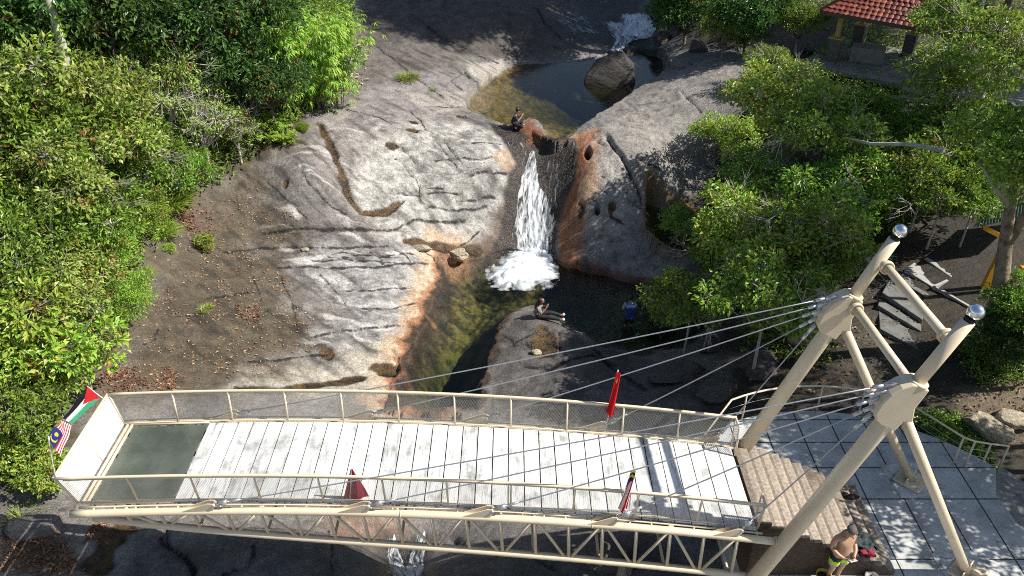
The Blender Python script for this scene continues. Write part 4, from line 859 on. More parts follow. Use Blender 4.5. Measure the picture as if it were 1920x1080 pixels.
PAL = {
 'dark': [(.026,.058,.012),(.036,.076,.016),(.05,.098,.02),(.03,.065,.018)],
 'mid': [(.068,.122,.016),(.09,.15,.02),(.055,.10,.015),(.115,.175,.03)],
 'bright': [(.095,.165,.018),(.12,.20,.025),(.07,.13,.016),(.15,.22,.035)],
 'olive': [(.11,.15,.024),(.135,.175,.032),(.08,.115,.02),(.17,.20,.05),(.07,.12,.018)],
 'lime': [(.13,.21,.022),(.165,.25,.03),(.10,.18,.02),(.19,.26,.045)],
 'bamboo': [(.11,.21,.02),(.14,.25,.028),(.085,.18,.018),(.17,.26,.04)],
 'airy': [(.085,.145,.018),(.115,.18,.022),(.06,.11,.016),(.15,.21,.03)],
}
def crown(seed, kind, R=2.5, rz=.72, lobes=9, lobe_r=(.34, .5), clumps=30, per=16, clump_r=.34, L=(.13, .2), wl=.45, pal='mid', gap=.0, bare=0, twig_frac=.5, upper=-.35, spread=(.35, .68), hc=4.0, tr=.1, lean=0.0, multi=1):
    """returns leaf mesh arrays and branch MB; crown centre at (0,0,hc)"""
    rng = np.random.default_rng(seed); cen = []
    for k in range(lobes):
        for _ in range(40):
            v = unit(rng.normal(size=3)); v[2] = abs(v[2]) * 1.0 if rng.random() < .75 else v[2] * .6
            p = v * rng.uniform(*spread) * R * np.array([1, 1, rz])
            if all(np.linalg.norm(p - q) > R * .32 for q in cen): break
        cen.append(p)
    cen = np.array(cen); LV, LF, LC = [], [], []; nb = 0; mb = MB()
    c0 = np.array([0, 0, hc]); base = np.array([-lean, 0, -3.0])
    fork = c0 + np.array([0, 0, -R * rz * .75]); 
    for q in range(multi):
        off = rng.normal(size=3) * np.array([.25, .25, 0]) * (multi > 1); b2 = base + off * 2
        mb.tube([tuple(b2), tuple(b2 * .4 + (fork + off) * .6 + rng.normal(size=3) * .06), tuple(fork + off)], [tr * 1.25, tr, tr * .75], 8)
    for k, c in enumerate(cen):
        cw = c + c0; mid = fork * .5 + cw * .5 + rng.normal(size=3) * .12 * R; mid[2] -= .06 * R
        mb.tube([tuple(fork), tuple(mid), tuple(cw)], [tr * .6, tr * .42, tr * .22], 6)
        lr = rng.uniform(*lobe_r) * R; nc = clumps
        d = unit(rng.normal(size=(nc, 3))); d = d[(d[:, 2] > upper) | (rng.random(nc) < .35)]; nc = len(d)
        cp = cw + d * (lr * rng.uniform(.55, 1.08, (nc, 1))) * np.array([1, 1, .8])
        if gap: keep = rng.random(nc) > gap; cp = cp[keep]; d = d[keep]; nc = len(cp)
        for j in range(nc):
            if rng.random() < twig_frac: mb.tube([tuple(cw), tuple((cw + cp[j]) / 2 + rng.normal(size=3) * .07), tuple(cp[j] + d[j] * .1)], [tr * .2, tr * .13, .006], 4, cap=False)
        n = nc * per; ci = np.repeat(np.arange(nc), per); tint = np.repeat(1 + .22 * rng.normal(size=nc), per)[:, None]
        o = rng.normal(size=(n, 3)) * clump_r * .5; P = cp[ci] + o * np.array([1, 1, .7])
        D = unit(d[ci] * .6 + unit(o) * .7 + rng.normal(size=(n, 3)) * .45 + np.array([0, 0, -.12])); Nn = unit(d[ci] * .5 + np.array([0, 0, .9]) + rng.normal(size=(n, 3)) * .45)
        ll = rng.uniform(L[0], L[1], n); col = pick(rng, PAL[pal], n); dead = np.repeat(rng.random(nc) < .035, per); col[dead] = np.array((.30,.20,.05)) * rng.uniform(.5, 1.2, (int(dead.sum()), 1)); col = np.clip(col * np.clip(tint, .5, 1.5), .004, .5)
        V, Fq, Cc = leaves(P, D, Nn, ll, ll * wl, col, droop=.12); LV.append(V); LF.append(Fq + nb); nb += len(V); LC.append(Cc)
    for k in range(bare):                                   # bare grey twig fans breaking through the leaves
        a = cen[k % len(cen)] + c0; d = unit(rng.normal(size=3) + np.array([0, 0, .5])); p = a + d * R * .25
        for q in range(7):
            dd = unit(d + rng.normal(size=3) * .55); e = p + dd * R * rng.uniform(.25, .5); m_ = (p + e) / 2 + rng.normal(size=3) * .06 * R
            mb.tube([tuple(p), tuple(m_), tuple(e)], [.022, .014, .006], 4, cap=False)
            for w in range(3):
                e2 = e + unit(dd + rng.normal(size=3) * .7) * R * .16; mb.tube([tuple(m_ * .4 + e * .6), tuple(e2)], [.011, .004], 3, cap=False)
    return np.concatenate(LV), np.concatenate(LF), np.concatenate(LC), mb
def bamboo(seed, R=2.6, hc=4.0):
    rng = np.random.default_rng(seed); LV, LF, LC = [], [], []; nb = 0; mb = MB()
    for q in range(26):                                     # arching culms
        a = rng.uniform(0, 2 * math.pi); r0 = rng.uniform(0, .5); rt = rng.uniform(.35, 1.0) * R; top = hc + R * .75 * (1 - .5 * (rt / R) ** 2) * rng.uniform(.8, 1.1)
        dirv = np.array([math.cos(a), math.sin(a), 0]); pts = [dirv * (r0 + (rt - r0) * t ** 2.2) + np.array([0, 0, -3 + (top + 3) * (t - .18 * t ** 4)]) for t in np.linspace(0, 1, 7)]
        mb.tube([tuple(p) for p in pts], [.035, .034, .032, .028, .022, .014, .006], 6)
        m = 74; t = rng.uniform(.45, 1, m); ii = np.minimum((t * 6).astype(int), 5); f = (t * 6 - ii)[:, None]; pa = np.array(pts); cpt = pa[ii] * (1 - f) + pa[ii + 1] * f
        sd = unit(rng.normal(size=(m, 3)) + dirv * .6 + np.array([0, 0, .15])); cpt = cpt + sd * rng.uniform(.1, .75, (m, 1))
        per = 8; n = m * per; ci = np.repeat(np.arange(m), per); ang = np.tile(np.linspace(-1.1, 1.1, per), m); sv = unit(np.cross(sd, np.array([0, 0, 1.0])))[ci]
        D = unit(sd[ci] * np.cos(ang)[:, None] + sv * np.sin(ang)[:, None] + np.array([0, 0, -.55]) + rng.normal(size=(n, 3)) * .15); Nn = unit(np.array([0, 0, 1.0]) + sd[ci] * .5 + rng.normal(size=(n, 3)) * .3)
        ll = rng.uniform(.22, .38, n); V, Fq, Cc = leaves(cpt[ci] + rng.normal(size=(n, 3)) * .02, D, Nn, ll, ll * .16, np.clip(pick(rng, PAL['bamboo'], n) * np.repeat(1 + .2 * rng.normal(size=m), per)[:, None], .01, .5), droop=.2)
        LV.append(V); LF.append(Fq + nb); nb += len(V); LC.append(Cc)
    return np.concatenate(LV), np.concatenate(LF), np.concatenate(LC), mb
def feathery(seed, R=1.3, hc=1.2):
    rng = np.random.default_rng(seed); LV, LF, LC = [], [], []; nb = 0; mb = MB()
    for q in range(46):                                     # arching pinnate fronds
        a = rng.uniform(0, 2 * math.pi); s0 = np.array([rng.normal() * .25, rng.normal() * .25, -.3]); L = rng.uniform(.6, 1.15) * R; up = rng.uniform(.45, 1.25) * hc
        dirv = np.array([math.cos(a), math.sin(a), 0]); tt = np.linspace(0, 1, 30); pts = s0 + dirv * (L * tt ** 1.2)[:, None] + np.array([0, 0, 1.0]) * ((up + .3) * np.sin(tt * 1.9) / .95)[:, None]
        mb.tube([tuple(p) for p in pts[::5]], [.02, .016, .013, .01, .007, .004], 5)
        pts = pts[8:]; n = len(pts); tg = unit(np.gradient(pts, axis=0)); sv = unit(np.cross(tg, np.array([0, 0, 1.0])))
        for sg in (-1, 1):
            for rep in range(2):
                D = unit(sv * sg + tg * .45 + rng.normal(size=(n, 3)) * .15 + np.array([0, 0, -.1 - .25 * rep])); ll = rng.uniform(.16, .26, n) * (1 - .5 * np.linspace(0, 1, n) ** 2)
                V, Fq, Cc = leaves(pts, D, unit(np.array([0, 0, 1.0]) + rng.normal(size=(n, 3)) * .25), ll, ll * .3, pick(rng, PAL['lime'], n), droop=.15); LV.append(V); LF.append(Fq + nb); nb += len(V); LC.append(Cc)
    return np.concatenate(LV), np.concatenate(LF), np.concatenate(LC), mb
SPEC = {
 'dark': dict(fn=lambda s: crown(s, 'dark', 2.6, .8, 12, clumps=86, per=14, clump_r=.21, L=(.15,.25), wl=.42, pal='dark', hc=4.4, tr=.12, twig_frac=.15), R=2.6, hc=4.4, m=M_GLOSSY, b=M_BARKD),
 'mid': dict(fn=lambda s: crown(s, 'mid', 2.4, .75, 13, (.26,.44), clumps=74, per=11, clump_r=.19, L=(.16,.25), wl=.42, spread=(.4,.9), pal='mid', hc=3.6, tr=.1, twig_frac=.2), R=2.4, hc=3.6, m=M_GLOSSY, b=M_BARK),
 'olive': dict(fn=lambda s: crown(s, 'olive', 2.4, .75, 13, (.26,.42), clumps=76, per=11, clump_r=.17, L=(.14,.24), wl=.38, spread=(.4,.9), pal='olive', hc=3.6, tr=.09, twig_frac=.4, bare=3), R=2.4, hc=3.6, m=M_LEAF, b=M_BARK),
 'twiggy': dict(fn=lambda s: crown(s, 'twiggy', 2.4, .75, 10, clumps=60, per=9, clump_r=.16, L=(.14,.22), wl=.36, pal='olive', hc=3.4, tr=.1, twig_frac=.8, gap=.3, bare=16), R=2.4, hc=3.4, m=M_LEAF, b=M_TWIG),
 'dense': dict(fn=lambda s: crown(s, 'dense', 1.8, .85, 12, (.38,.52), clumps=80, per=18, clump_r=.22, L=(.07,.12), wl=.45, pal='bright', hc=2.0, tr=.08, twig_frac=.1, upper=-.8), R=1.8, hc=2.0, m=M_LEAF, b=M_BARKD),
 'lime': dict(fn=lambda s: crown(s, 'lime', 1.9, .8, 10, clumps=64, per=9, clump_r=.17, L=(.17,.28), wl=.5, pal='lime', hc=2.6, tr=.08, twig_frac=.4, gap=.15), R=1.9, hc=2.6, m=M_GLOSSY, b=M_BARK),
 'airy': dict(fn=lambda s: crown(s, 'airy', 2.5, .5, 17, (.18,.36), clumps=60, per=9, clump_r=.24, L=(.15,.25), wl=.5, pal='airy', hc=4.2, tr=.07, twig_frac=.5, gap=.35, bare=3, spread=(.35,1.0)), R=2.5, hc=4.2, m=M_GLOSSY, b=M_TWIG),
 'limeairy': dict(fn=lambda s: crown(s, 'limeairy', 2.3, .52, 16, (.18,.38), clumps=60, per=9, clump_r=.22, L=(.15,.25), wl=.5, pal='lime', hc=4.0, tr=.07, twig_frac=.5, gap=.32, bare=2, spread=(.35,1.0)), R=2.3, hc=4.0, m=M_GLOSSY, b=M_TWIG),
 'branchy': dict(fn=lambda s: crown(s, 'branchy', 3.0, .55, 14, (.26,.4), clumps=54, per=9, clump_r=.2, L=(.17,.28), wl=.46, pal='airy', hc=5.2, tr=.10, twig_frac=.6, gap=.3, bare=3), R=3.0, hc=5.2, m=M_GLOSSY, b=M_TWIG),
 'bamboo': dict(fn=lambda s: bamboo(s), R=2.6, hc=4.0, m=M_LEAF, b=M_BARK),
 'feathery': dict(fn=lambda s: feathery(s), R=1.3, hc=1.2, m=M_LEAF, b=M_BARK),
}
NVAR = {'dark': 2, 'olive': 2, 'airy': 2, 'mid': 2, 'dense': 1}
CACHE = {}
def tree(kind, name, u, v, hc, Rr, label, cat='tree', group=None, world=None, spin=None, sq=1.0, crown_name='crown'):
    sp = SPEC[kind]; var = random.randrange(NVAR.get(kind, 1)); key = (kind, var)
    if world is None:
        p = hit(u, v, hc); x, y = p[0], p[1]
    else: x, y = world
    zt = ground(x, y); s = Rr / sp['R']; root = empty(name, (x, y, zt), label, cat, group)
    root.scale = (s, s, s * sq); root.rotation_euler = (0, 0, random.uniform(0, 6.28) if spin is None else spin)
    if key not in CACHE:
        V, Fq, Cc, mb = sp['fn'](100 + len(CACHE) * 13)
        co = np_mesh('crown', V, Fq, sp['m'], None, face_col=Cc); bo = mb.build('trunk', sp['b']); CACHE[key] = (co, bo)
    else:
        co, bo = (o.copy() for o in CACHE[key]); COL.objects.link(co); COL.objects.link(bo)
    if kind in ('bamboo',): bo.name = 'culm'
    zo = hc / (s * sq) - sp['hc']
    for o in (co, bo): o.parent = root; o.location = (0, 0, zo)
    return root
GL, GR, GF = 'trees and bushes on the left bank', 'trees on the right bank', 'trees beside the head of the stream'
TREES = [
 # left bank, back to front
 ('dark','forest_tree',20,30,5.5,3.2,'dark green forest tree filling the very top left corner',GL), ('dark','forest_tree',190,25,5.5,3.0,'dark leafy forest tree standing right behind the pale leaning trunk at the top left',GL),
 ('dark','forest_tree',330,40,5.0,2.9,'dark green forest tree at the top edge between the pale trunk and the bamboo',GL), ('dark','forest_tree',440,20,5.0,2.8,'dark glossy forest tree at the top edge touching the bamboo clump',GL),
 ('dark','glossy_tree',400,110,3.6,2.2,'dark glossy tree in front of the bamboo, above the grey twiggy shrub',GL), ('dark','glossy_tree',500,150,2.6,1.8,'low dark glossy tree between the bamboo and the feathery shrubs',GL),
 ('bamboo','bamboo_clump',505,35,4.2,2.6,'bright yellow green bamboo clump, the left one of two at the rock slab edge',GL), ('bamboo','bamboo_clump',598,40,3.8,2.5,'bright yellow green bamboo clump drooping over the dark upper rock slab',GL),
 ('olive','bushy_tree',40,150,4.5,2.9,'olive green bushy tree at the left frame edge below the corner forest tree',GL), ('olive','bushy_tree',165,185,4.0,2.6,'olive green bushy tree just below the pale leaning trunk',GL),
 ('mid','bushy_tree',60,255,3.8,2.6,'mid green bushy tree at the left edge with yellowish leaf clusters',GL), ('olive','bushy_tree',235,150,3.6,2.0,'olive bushy tree left of the grey twiggy shrub',GL),
 ('twiggy','twiggy_shrub',300,175,3.3,2.3,'shrub with many bare grey twigs sticking out of its olive leaves',GL), ('twiggy','twiggy_shrub',375,225,2.4,1.9,'grey twiggy shrub leaning over the leaf strewn rock edge',GL),
 ('twiggy','twiggy_shrub',440,235,1.5,1.2,'small half bare twiggy shrub beside the feathery shrubs',GL),
 ('feathery','feathery_shrub',510,165,1.0,1.15,'feathery yellow green shrub below the bamboo, the upper one',GL), ('feathery','feathery_shrub',575,150,.8,1.0,'feathery yellow green shrub at the rock edge beside the brown trickle',GL), ('feathery','feathery_shrub',490,225,.8,.95,'feathery yellow green shrub lowest of three, hanging over bare rock',GL), ('feathery','feathery_shrub',535,250,.4,.55,'small feathery shrub tuft at the head of the brown trickle',GL),
 ('olive','bushy_tree',140,300,3.6,2.4,'olive bushy tree in the middle of the left wood',GL), ('mid','bushy_tree',245,300,2.8,2.0,'mid green bushy tree with a pale thin trunk under the twiggy shrubs',GL), ('mid','bushy_tree',335,320,1.5,1.3,'low mid green bush at the rock edge under the twiggy shrub',GL),
 ('olive','bushy_tree',30,370,3.4,2.4,'olive bushy tree at the left edge at mid height',GL), ('mid','bushy_tree',135,400,3.0,2.1,'mid green bushy tree above the dense round bush',GL), ('dense','dense_bush',245,395,1.6,1.5,'dense bright green bush beside the grass tufts at the rock edge',GL),
 ('mid','bushy_tree',40,470,3.0,2.0,'mid green bushy tree at the left edge above the lime leaved trees',GL), ('dense','dense_bush',165,470,1.9,1.7,'dense fine leaved green bush in the middle of the left rock edge',GL), ('dense','dense_bush',205,560,1.3,1.5,'dense round fine leaved bush bulging furthest onto the dark rock slab',GL), ('olive','bushy_tree',95,540,2.6,1.9,'olive bush behind the dense round bush',GL),
 ('lime','lime_leaved_tree',40,590,2.8,1.8,'yellow green broad leaved tree at the left edge above the flags',GL), ('lime','lime_leaved_tree',140,640,1.9,1.5,'yellow green broad leaved tree by the rock edge above the flags',GL), ('lime','lime_leaved_tree',50,680,2.3,1.6,'yellow green broad leaved tree left of the flags with a thin grey trunk',GL),
 ('mid','bushy_tree',20,760,1.8,1.5,'dark mid green bush at the left edge beside the striped flag',GL), ('lime','broad_leaved_bush',90,720,1.3,1.1,'bright broad leaved bush directly behind the flag poles',GL), ('lime','broad_leaved_bush',95,885,.6,.75,'low glossy broad leaved bush under the left tip of the bridge',GL), ('lime','broad_leaved_bush',15,840,.7,.8,'low bright bush at the left edge above the grey slab',GL),
 # head of the stream
 ('dark','shade_tree',1290,18,1.9,2.2,'dark shaded tree above the white rapids at the top',GF), ('dark','shade_tree',1405,28,1.9,2.1,'dark shaded tree between the rapids and the red roofed pavilion',GF), ('mid','small_tree',1500,45,1.6,1.3,'small sunlit green tree just left of the pavilion roof',GF), ('airy','small_tree',1440,115,1.1,1.1,'low shrub at the rock edge left of the pavilion floor',GF), ('mid','small_tree',1360,55,1.4,1.4,'low dark bush between the stream and the rock dome',GF),
 # right bank
 ('limeairy','airy_tree',1470,185,3.2,2.1,'airy yellow green tree in front of the pavilion, its top the brightest on the right',GR), ('limeairy','airy_tree',1362,258,1.2,1.4,'airy yellow green tree leaning over the grey rock dome',GR), ('airy','airy_tree',1560,245,3.4,2.0,'airy tree between the brightest right tree and the long bare branch',GR), ('airy','airy_tree',1420,330,2.8,1.5,'loose grey twigged tree above the dark gap in the right canopy',GR),
 ('limeairy','airy_tree',1400,430,3.4,2.1,'dense yellow green tree beside the small olive pool',GR), ('airy','airy_tree',1290,395,1.6,1.0,'small airy tree hanging over the small olive side pool',GR), ('airy','airy_tree',1510,450,3.2,2.1,'airy green tree left of the far mast tip',GR), ('airy','airy_tree',1300,560,2.4,1.5,'green tree shading the person with the blue backpack',GR), ('airy','airy_tree',1440,560,3.0,1.9,'shaded green tree behind the upper stay cables',GR), ('airy','airy_tree',1590,380,2.4,2.1,'airy tree above the far mast tip',GR),
 ('branchy','branchy_tree',1800,150,3.6,2.4,'tree with pale bare branches over the walkway right of the pavilion',GR), ('branchy','branchy_tree',1870,100,3.4,2.7,'tall tree with white branches in the top right corner',GR), ('airy','airy_tree',1690,330,1.8,2.3,'airy shaded tree right of the long bare branch',GR), ('branchy','branchy_tree',1830,280,2.4,2.7,'spreading tree with grey limbs at the right edge above the yellow shelter',GR), ('mid','bushy_tree',1630,215,1.6,1.3,'green bush under the branchy tree by the pavilion floor',GR), ('mid','bushy_tree',1740,250,1.8,1.5,'shaded green bush in the middle of the right grove',GR), ('airy','airy_tree',1790,45,3.4,1.9,'airy yellow green tree hiding the right half of the red roof',GR),
 ('airy','airy_tree',1370,490,2.6,1.6,'airy tree over the water edge between pool and cables',GR), ('limeairy','airy_tree',1250,540,1.8,.9,'small bright yellow green tree beside the blue backpack',GR), ('airy','airy_tree',1770,370,2.0,1.6,'low airy tree over the topmost concrete tread',GR), ('airy','airy_tree',1560,480,2.2,1.4,'dark airy tree directly left of the far mast head',GR),
 ('dark','bushy_tree',1890,640,.9,1.1,'dark shaded bush at the right edge behind the near chrome ball',GR), ('mid','bushy_tree',1930,590,1.6,1.1,'leafy bush right of the forked trunk at the right edge',GR), ('airy','airy_tree',1735,345,1.9,1.7,'airy tree in front of the walkway, just above the topmost concrete tread',GR), ('airy','airy_tree',1835,365,2.0,1.4,'airy tree touching the green roof left of the forked trunk',GR), ('mid','low_plant',1770,810,.3,.5,'low green plant below the bending stair railing','plants by the plaza'),
]
for k, nm, u, v, hc, Rr, lab, grp in TREES: tree(k, nm, u, v, hc, Rr, lab, 'bush' if 'bush' in nm or 'shrub' in nm else ('bamboo' if k == 'bamboo' else 'plant' if 'plant' in nm else 'tree'), grp)
# trees that stand outside the frame and throw the dappled shade
GS = 'shade trees beyond the frame'
for i, (x, y, hc, Rr, k) in enumerate([(14.2,12.2,5.2,2.4,'airy'),(14.8,15.4,5.4,2.4,'branchy'),(14.4,14.6,7.4,2.2,'airy'),(18.0,13.6,8.0,3.0,'airy'),(17.8,21,9.5,3.2,'airy'),(18.5,27,9.5,3.4,'airy'),
      (14,53,9,4.2,'dark'),(9.5,46.5,7.5,3.0,'dark'),(10,48.5,12.5,3.6,'dark'),(13.5,48,14,3.8,'dark'),(14.5,42.6,9.8,2.6,'dark'),(15.5,45.5,19,3.8,'dark'),(17.5,46.5,24,4.2,'dark'),(16,49,18,4.5,'dark'),(11,51,17,4.2,'dark'),(14.9,17.2,8.2,2.5,'airy'),(7,56,9,4.2,'dark'),(-1,58,8,4.2,'dark'),(20,49,10,4.6,'dark'),(16,57,11,5,'dark'),(-9,58,8,4.2,'dark'),(25,42,9,4,'dark'),(28,34,9,4,'dark'),(-20,50,6,4,'dark'),(-24,38,6,4,'mid'),(-22,26,5,3.4,'olive'),(-17,17,4,2.6,'mid')]):
    tree(k, 'shade_tree', 0, 0, hc, Rr, 'leafy tree standing outside the picture and shading it', 'tree', GS, world=(x, y))
# pale leaning trunk at the top left, forked trunk at the right, a long bare branch
lt = empty('leaning_tree', tuple(hit(122,115,.5)), 'pale leaning tree trunk with a climbing vine at the top left', 'tree', GL); tb_ = at_z(118, 98, 6.6)
tp_ = [at_y(u, v, tb_[1]) for u, v in [(150,260),(135,175),(118,98),(108,55),(92,5),(80,-45)]]; MB().tube(tp_, [.19, .18, .16, .145, .13, .12], 10).build('trunk', M_TWIG, lt)
rng_ = np.random.default_rng(3); q_ = 160; t_ = rng_.uniform(.25, .8, q_); i_ = np.minimum((t_ * 5).astype(int), 4); f_ = (t_ * 5 - i_)[:, None]; a_ = np.array(tp_); pv_ = a_[i_] * (1 - f_) + a_[i_ + 1] * f_ + rng_.normal(size=(q_, 3)) * .12; ll_ = rng_.uniform(.14, .24, q_)
V_, F_, C_ = leaves(pv_ - np.array(lt.location), unit(rng_.normal(size=(q_, 3)) + np.array([.2, -.5, -.2])), unit(rng_.normal(size=(q_, 3)) + np.array([.3, -.4, .8])), ll_, ll_ * .5, pick(rng_, PAL['lime'], q_)); np_mesh('climbing_vine', V_, F_, M_LEAF, lt, face_col=C_)
g = hit(1862,640); t = empty('forked_tree', tuple(g), 'thick forked tree trunk beside the yellow shelter at the right edge', 'tree', GR)
q = lambda u, v: at_y(u, v, g[1])
M_TRUNK = simple('pale_brown_bark', (.26,.20,.14), .9, var=.35, scale=7, bump=.8, bscale=22, dirt=(.10,.08,.06), dirt_at=(.5,.65))  # paler brown bark with dark blotches
MB().tube([g - np.array([0,0,1]), q(1868,590), q(1878,520), q(1886,450), q(1892,400), q(1902,340)], [.30, .25, .21, .17, .14, .09], 12).build('trunk', M_TRUNK, t)
MB().tube([q(1886,455), q(1915,415), q(1950,380)], [.17, .15, .12], 10).build('limb', M_TRUNK, t); MB().tube([q(1895,400), q(1880,350), q(1885,300), q(1905,250)], [.1, .08, .06, .04], 8).build('limb', M_TWIG, t); MB().tube([q(1890,385), q(1862,345), q(1840,310)], [.08, .06, .03], 8).build('limb', M_TWIG, t)
src = CACHE[('airy', 0)][0]; cc = src.copy(); COL.objects.link(cc); cc.parent = t; pc = q(1905, 300); cc.scale = (.72, .72, .72); cc.location = (pc[0] - g[0], 0, pc[2] - g[2] - .72 * SPEC['airy']['hc'] + .2)
a, b = hit(1585,258,4.2), hit(1770,282,4.6); o = MB().tube([a, a * .7 + b * .3 + np.array([0,0,-.1]), a * .35 + b * .65 + np.array([0,0,.05]), b], [.035, .055, .07, .08], 8).build('bare_branch', M_TWIG); tag(o, 'long pale bare branch lying across the right canopy', 'branch', GR)
for (u0, v0, u1, v1) in [(1660,190,1800,150),(1790,200,1890,225),(1840,120,1905,60),(1700,150,1760,110)]:
    pass
# undergrowth and leaf litter: nobody could count these
def undergrowth(name, polys, n, pal, Lr, hmax, seed, m=M_LEAF, per=12):
    rng = np.random.default_rng(seed); PW = [hits(p) for p in polys]; pts = []
    for W_ in PW:
        lo, hi = W_.min(0), W_.max(0); k = 0; area = (hi - lo).prod()
        while k < n // len(PW):
            p = rng.uniform(lo, hi, (4000, 2)); p = p[in_poly(p[:, 0], p[:, 1], W_)][: n // len(PW) - k]; pts += list(p); k += max(1, len(p))
    pts = np.array(pts); z = np.array([ground(*p) for p in pts]); c = np.repeat(np.c_[pts, z], per, 0); q = len(c)
    P = c + rng.normal(size=(q, 3)) * np.array([.16, .16, 0]) + np.array([0, 0, 1.0]) * rng.uniform(.02, hmax, (q, 1)); D = unit(rng.normal(size=(q, 3)) * np.array([1, 1, .4])); Nn = unit(np.array([0, 0, 1.0]) + rng.normal(size=(q, 3)) * .4)
    ll = rng.uniform(*Lr, q); V, Fq, Cc = leaves(P, D, Nn, ll, ll * .45, pick(rng, PAL[pal], q)); return tag(np_mesh(name, V, Fq, m, face_col=Cc), kind='stuff')
LB = [(-60,-40),(660,-30),(650,110),(590,190),(540,260),(440,320),(330,400),(270,500),(215,640),(130,730),(110,860),(30,930),(-60,930)]
undergrowth('undergrowth_foliage', [LB], 9000, 'mid', (.12,.22), .9, 5); 
undergrowth('undergrowth_foliage', [[(1300,40),(1560,60),(1500,140),(1400,200),(1350,330),(1320,480),(1400,620),(1600,480),(1700,420),(1960,380),(1960,0),(1300,-20)]], 2600, 'airy', (.10,.18), .5, 6)
undergrowth('undergrowth_foliage', [[(1700,780),(1790,840),(1860,880),(1800,790)], [(1780,640),(1960,640),(1960,720),(1830,720)], [(1400,560),(1540,560),(1560,680),(1400,690)]], 700, 'mid', (.07,.14), .25, 7)
def litter(name, polys, n, seed, cols, size=(.05, .11)):
    rng = np.random.default_rng(seed); pts = []
    for px, wgt in polys:
        W_ = hits(px); lo, hi = W_.min(0), W_.max(0); k = 0
        while k < n * wgt:
            p = rng.uniform(lo, hi, (4000, 2)); g_ = fbm(p[:, 0] / .9, p[:, 1] / .9, seed + 3, 3); p = p[in_poly(p[:, 0], p[:, 1], W_) & (g_ > rng.uniform(-.6, .9, len(p)))][: int(n * wgt - k) + 1]; pts += list(p); k += max(1, len(p))
    pts = np.array(pts); z = np.array([ground(*p) for p in pts]) + .02; q = len(pts)
    P = np.c_[pts, z] + np.array([0, 0, 1.0]) * rng.uniform(0, .03, (q, 1)); a = rng.uniform(0, 6.28, q); D = np.c_[np.cos(a), np.sin(a), rng.normal(size=q) * .2]; D = unit(D); Nn = unit(np.array([0, 0, 1.0]) + rng.normal(size=(q, 3)) * .35)
    ll = rng.uniform(*size, q); pal = np.array(cols); Cc = pal[rng.integers(0, len(pal), q)] * rng.uniform(.7, 1.3, (q, 1)); V, Fq, Cc = leaves(P, D, Nn, ll, ll * .45, Cc); return tag(np_mesh(name, V, Fq, M_DRY, face_col=Cc), kind='stuff')
TAN = [(.42,.30,.17),(.34,.20,.10),(.50,.38,.24),(.28,.13,.06)]; RUST = [(.20,.10,.05),(.27,.14,.07),(.15,.075,.04),(.36,.25,.15)]
litter('fallen_leaves', [([(330,380),(470,340),(560,410),(520,470),(560,560),(620,640),(520,700),(300,720),(210,700),(240,600),(300,470)], 1)], 1500, 11, TAN, (.05,.12))
litter('fallen_leaves', [([(330,385),(400,395),(395,440),(330,430)], .25), ([(150,690),(330,690),(330,735),(150,745)], .3), ([(0,1000),(110,985),(160,1080),(0,1080)], .3), ([(175,985),(215,975),(195,1015),(155,1015)], .08), ([(440,570),(490,570),(490,605),(450,600)], .07)], 1900, 12, RUST, (.06,.15))
litter('fallen_leaves', [([(600,60),(690,90),(690,160),(610,200)], 1)], 260, 13, [(.5,.42,.32),(.6,.52,.42),(.4,.32,.22)], (.12,.3))
litter('fallen_leaves', [([(1560,500),(1700,460),(1760,620),(1600,740),(1400,730)], .6), ([(1790,640),(1940,640),(1940,860),(1790,790)], .4)], 700, 14, [(.22,.14,.08),(.30,.22,.13),(.15,.10,.06)], (.06,.14))
# grass tufts and small plants on the rock
def tuft(u, v, r, h, n, pal, label, name='grass_tuft', seed=1):
    rng = np.random.default_rng(seed); c = hit(u, v); z = ground(c[0], c[1]); a = rng.uniform(0, 6.28, n); rr = r * np.sqrt(rng.uniform(0, 1, n)); P = np.c_[c[0] + rr * np.cos(a), c[1] + rr * np.sin(a), np.full(n, z - .03)]
    D = unit(np.c_[np.cos(a) * rr / r * .9, np.sin(a) * rr / r * .9, np.full(n, 1.0)] + rng.normal(size=(n, 3)) * .2); Nn = unit(np.c_[-np.cos(a), -np.sin(a), np.full(n, .4)] + rng.normal(size=(n, 3)) * .2)
    ll = h * rng.uniform(.6, 1.15, n); V, Fq, Cc = leaves(P, D, Nn, ll, np.maximum(.014, ll * .05), pick(rng, PAL[pal], n), droop=.35); return tag(np_mesh(name, V, Fq, M_LEAF, face_col=Cc), label, 'grass', 'grass tufts on the rock slabs')
tuft(765,150,.45,.5,420,'olive','olive grass tuft on the dark upper slab left of the upper pool',seed=1); tuft(812,168,.15,.25,90,'olive','tiny grass tuft right of the olive tuft on the upper slab',seed=2)
tuft(322,392,.5,.9,420,'lime','tall bright grass tuft at the rock edge, the upper one on the left',seed=3); tuft(308,440,.4,.65,320,'lime','bright grass tuft at the rock edge below the tall one',seed=4); tuft(272,520,.25,.45,160,'lime','small bright grass tuft beside the dense round bush',seed=5); tuft(385,580,.22,.22,150,'lime','little green tuft in a crack of the dark slab',seed=6); tuft(70,860,.4,.6,200,'lime','grass tuft beside the flags under the left trees',seed=7); tuft(45,975,.3,.35,140,'olive','grass tuft along the edge of the grey slab at the lower left',seed=8)
tree('lime','small_plant',388,455,.25,.45,'small leafy plant growing in the ledge of the dark slab','plant','small plants on the rock'); tree('lime','small_plant',318,465,.12,.28,'smaller leafy plant left of the plant in the ledge','plant','small plants on the rock')
tree('dense','small_plant',568,238,.15,.32,'dark green cushion plant at the head of the brown trickle','plant','small plants on the rock')
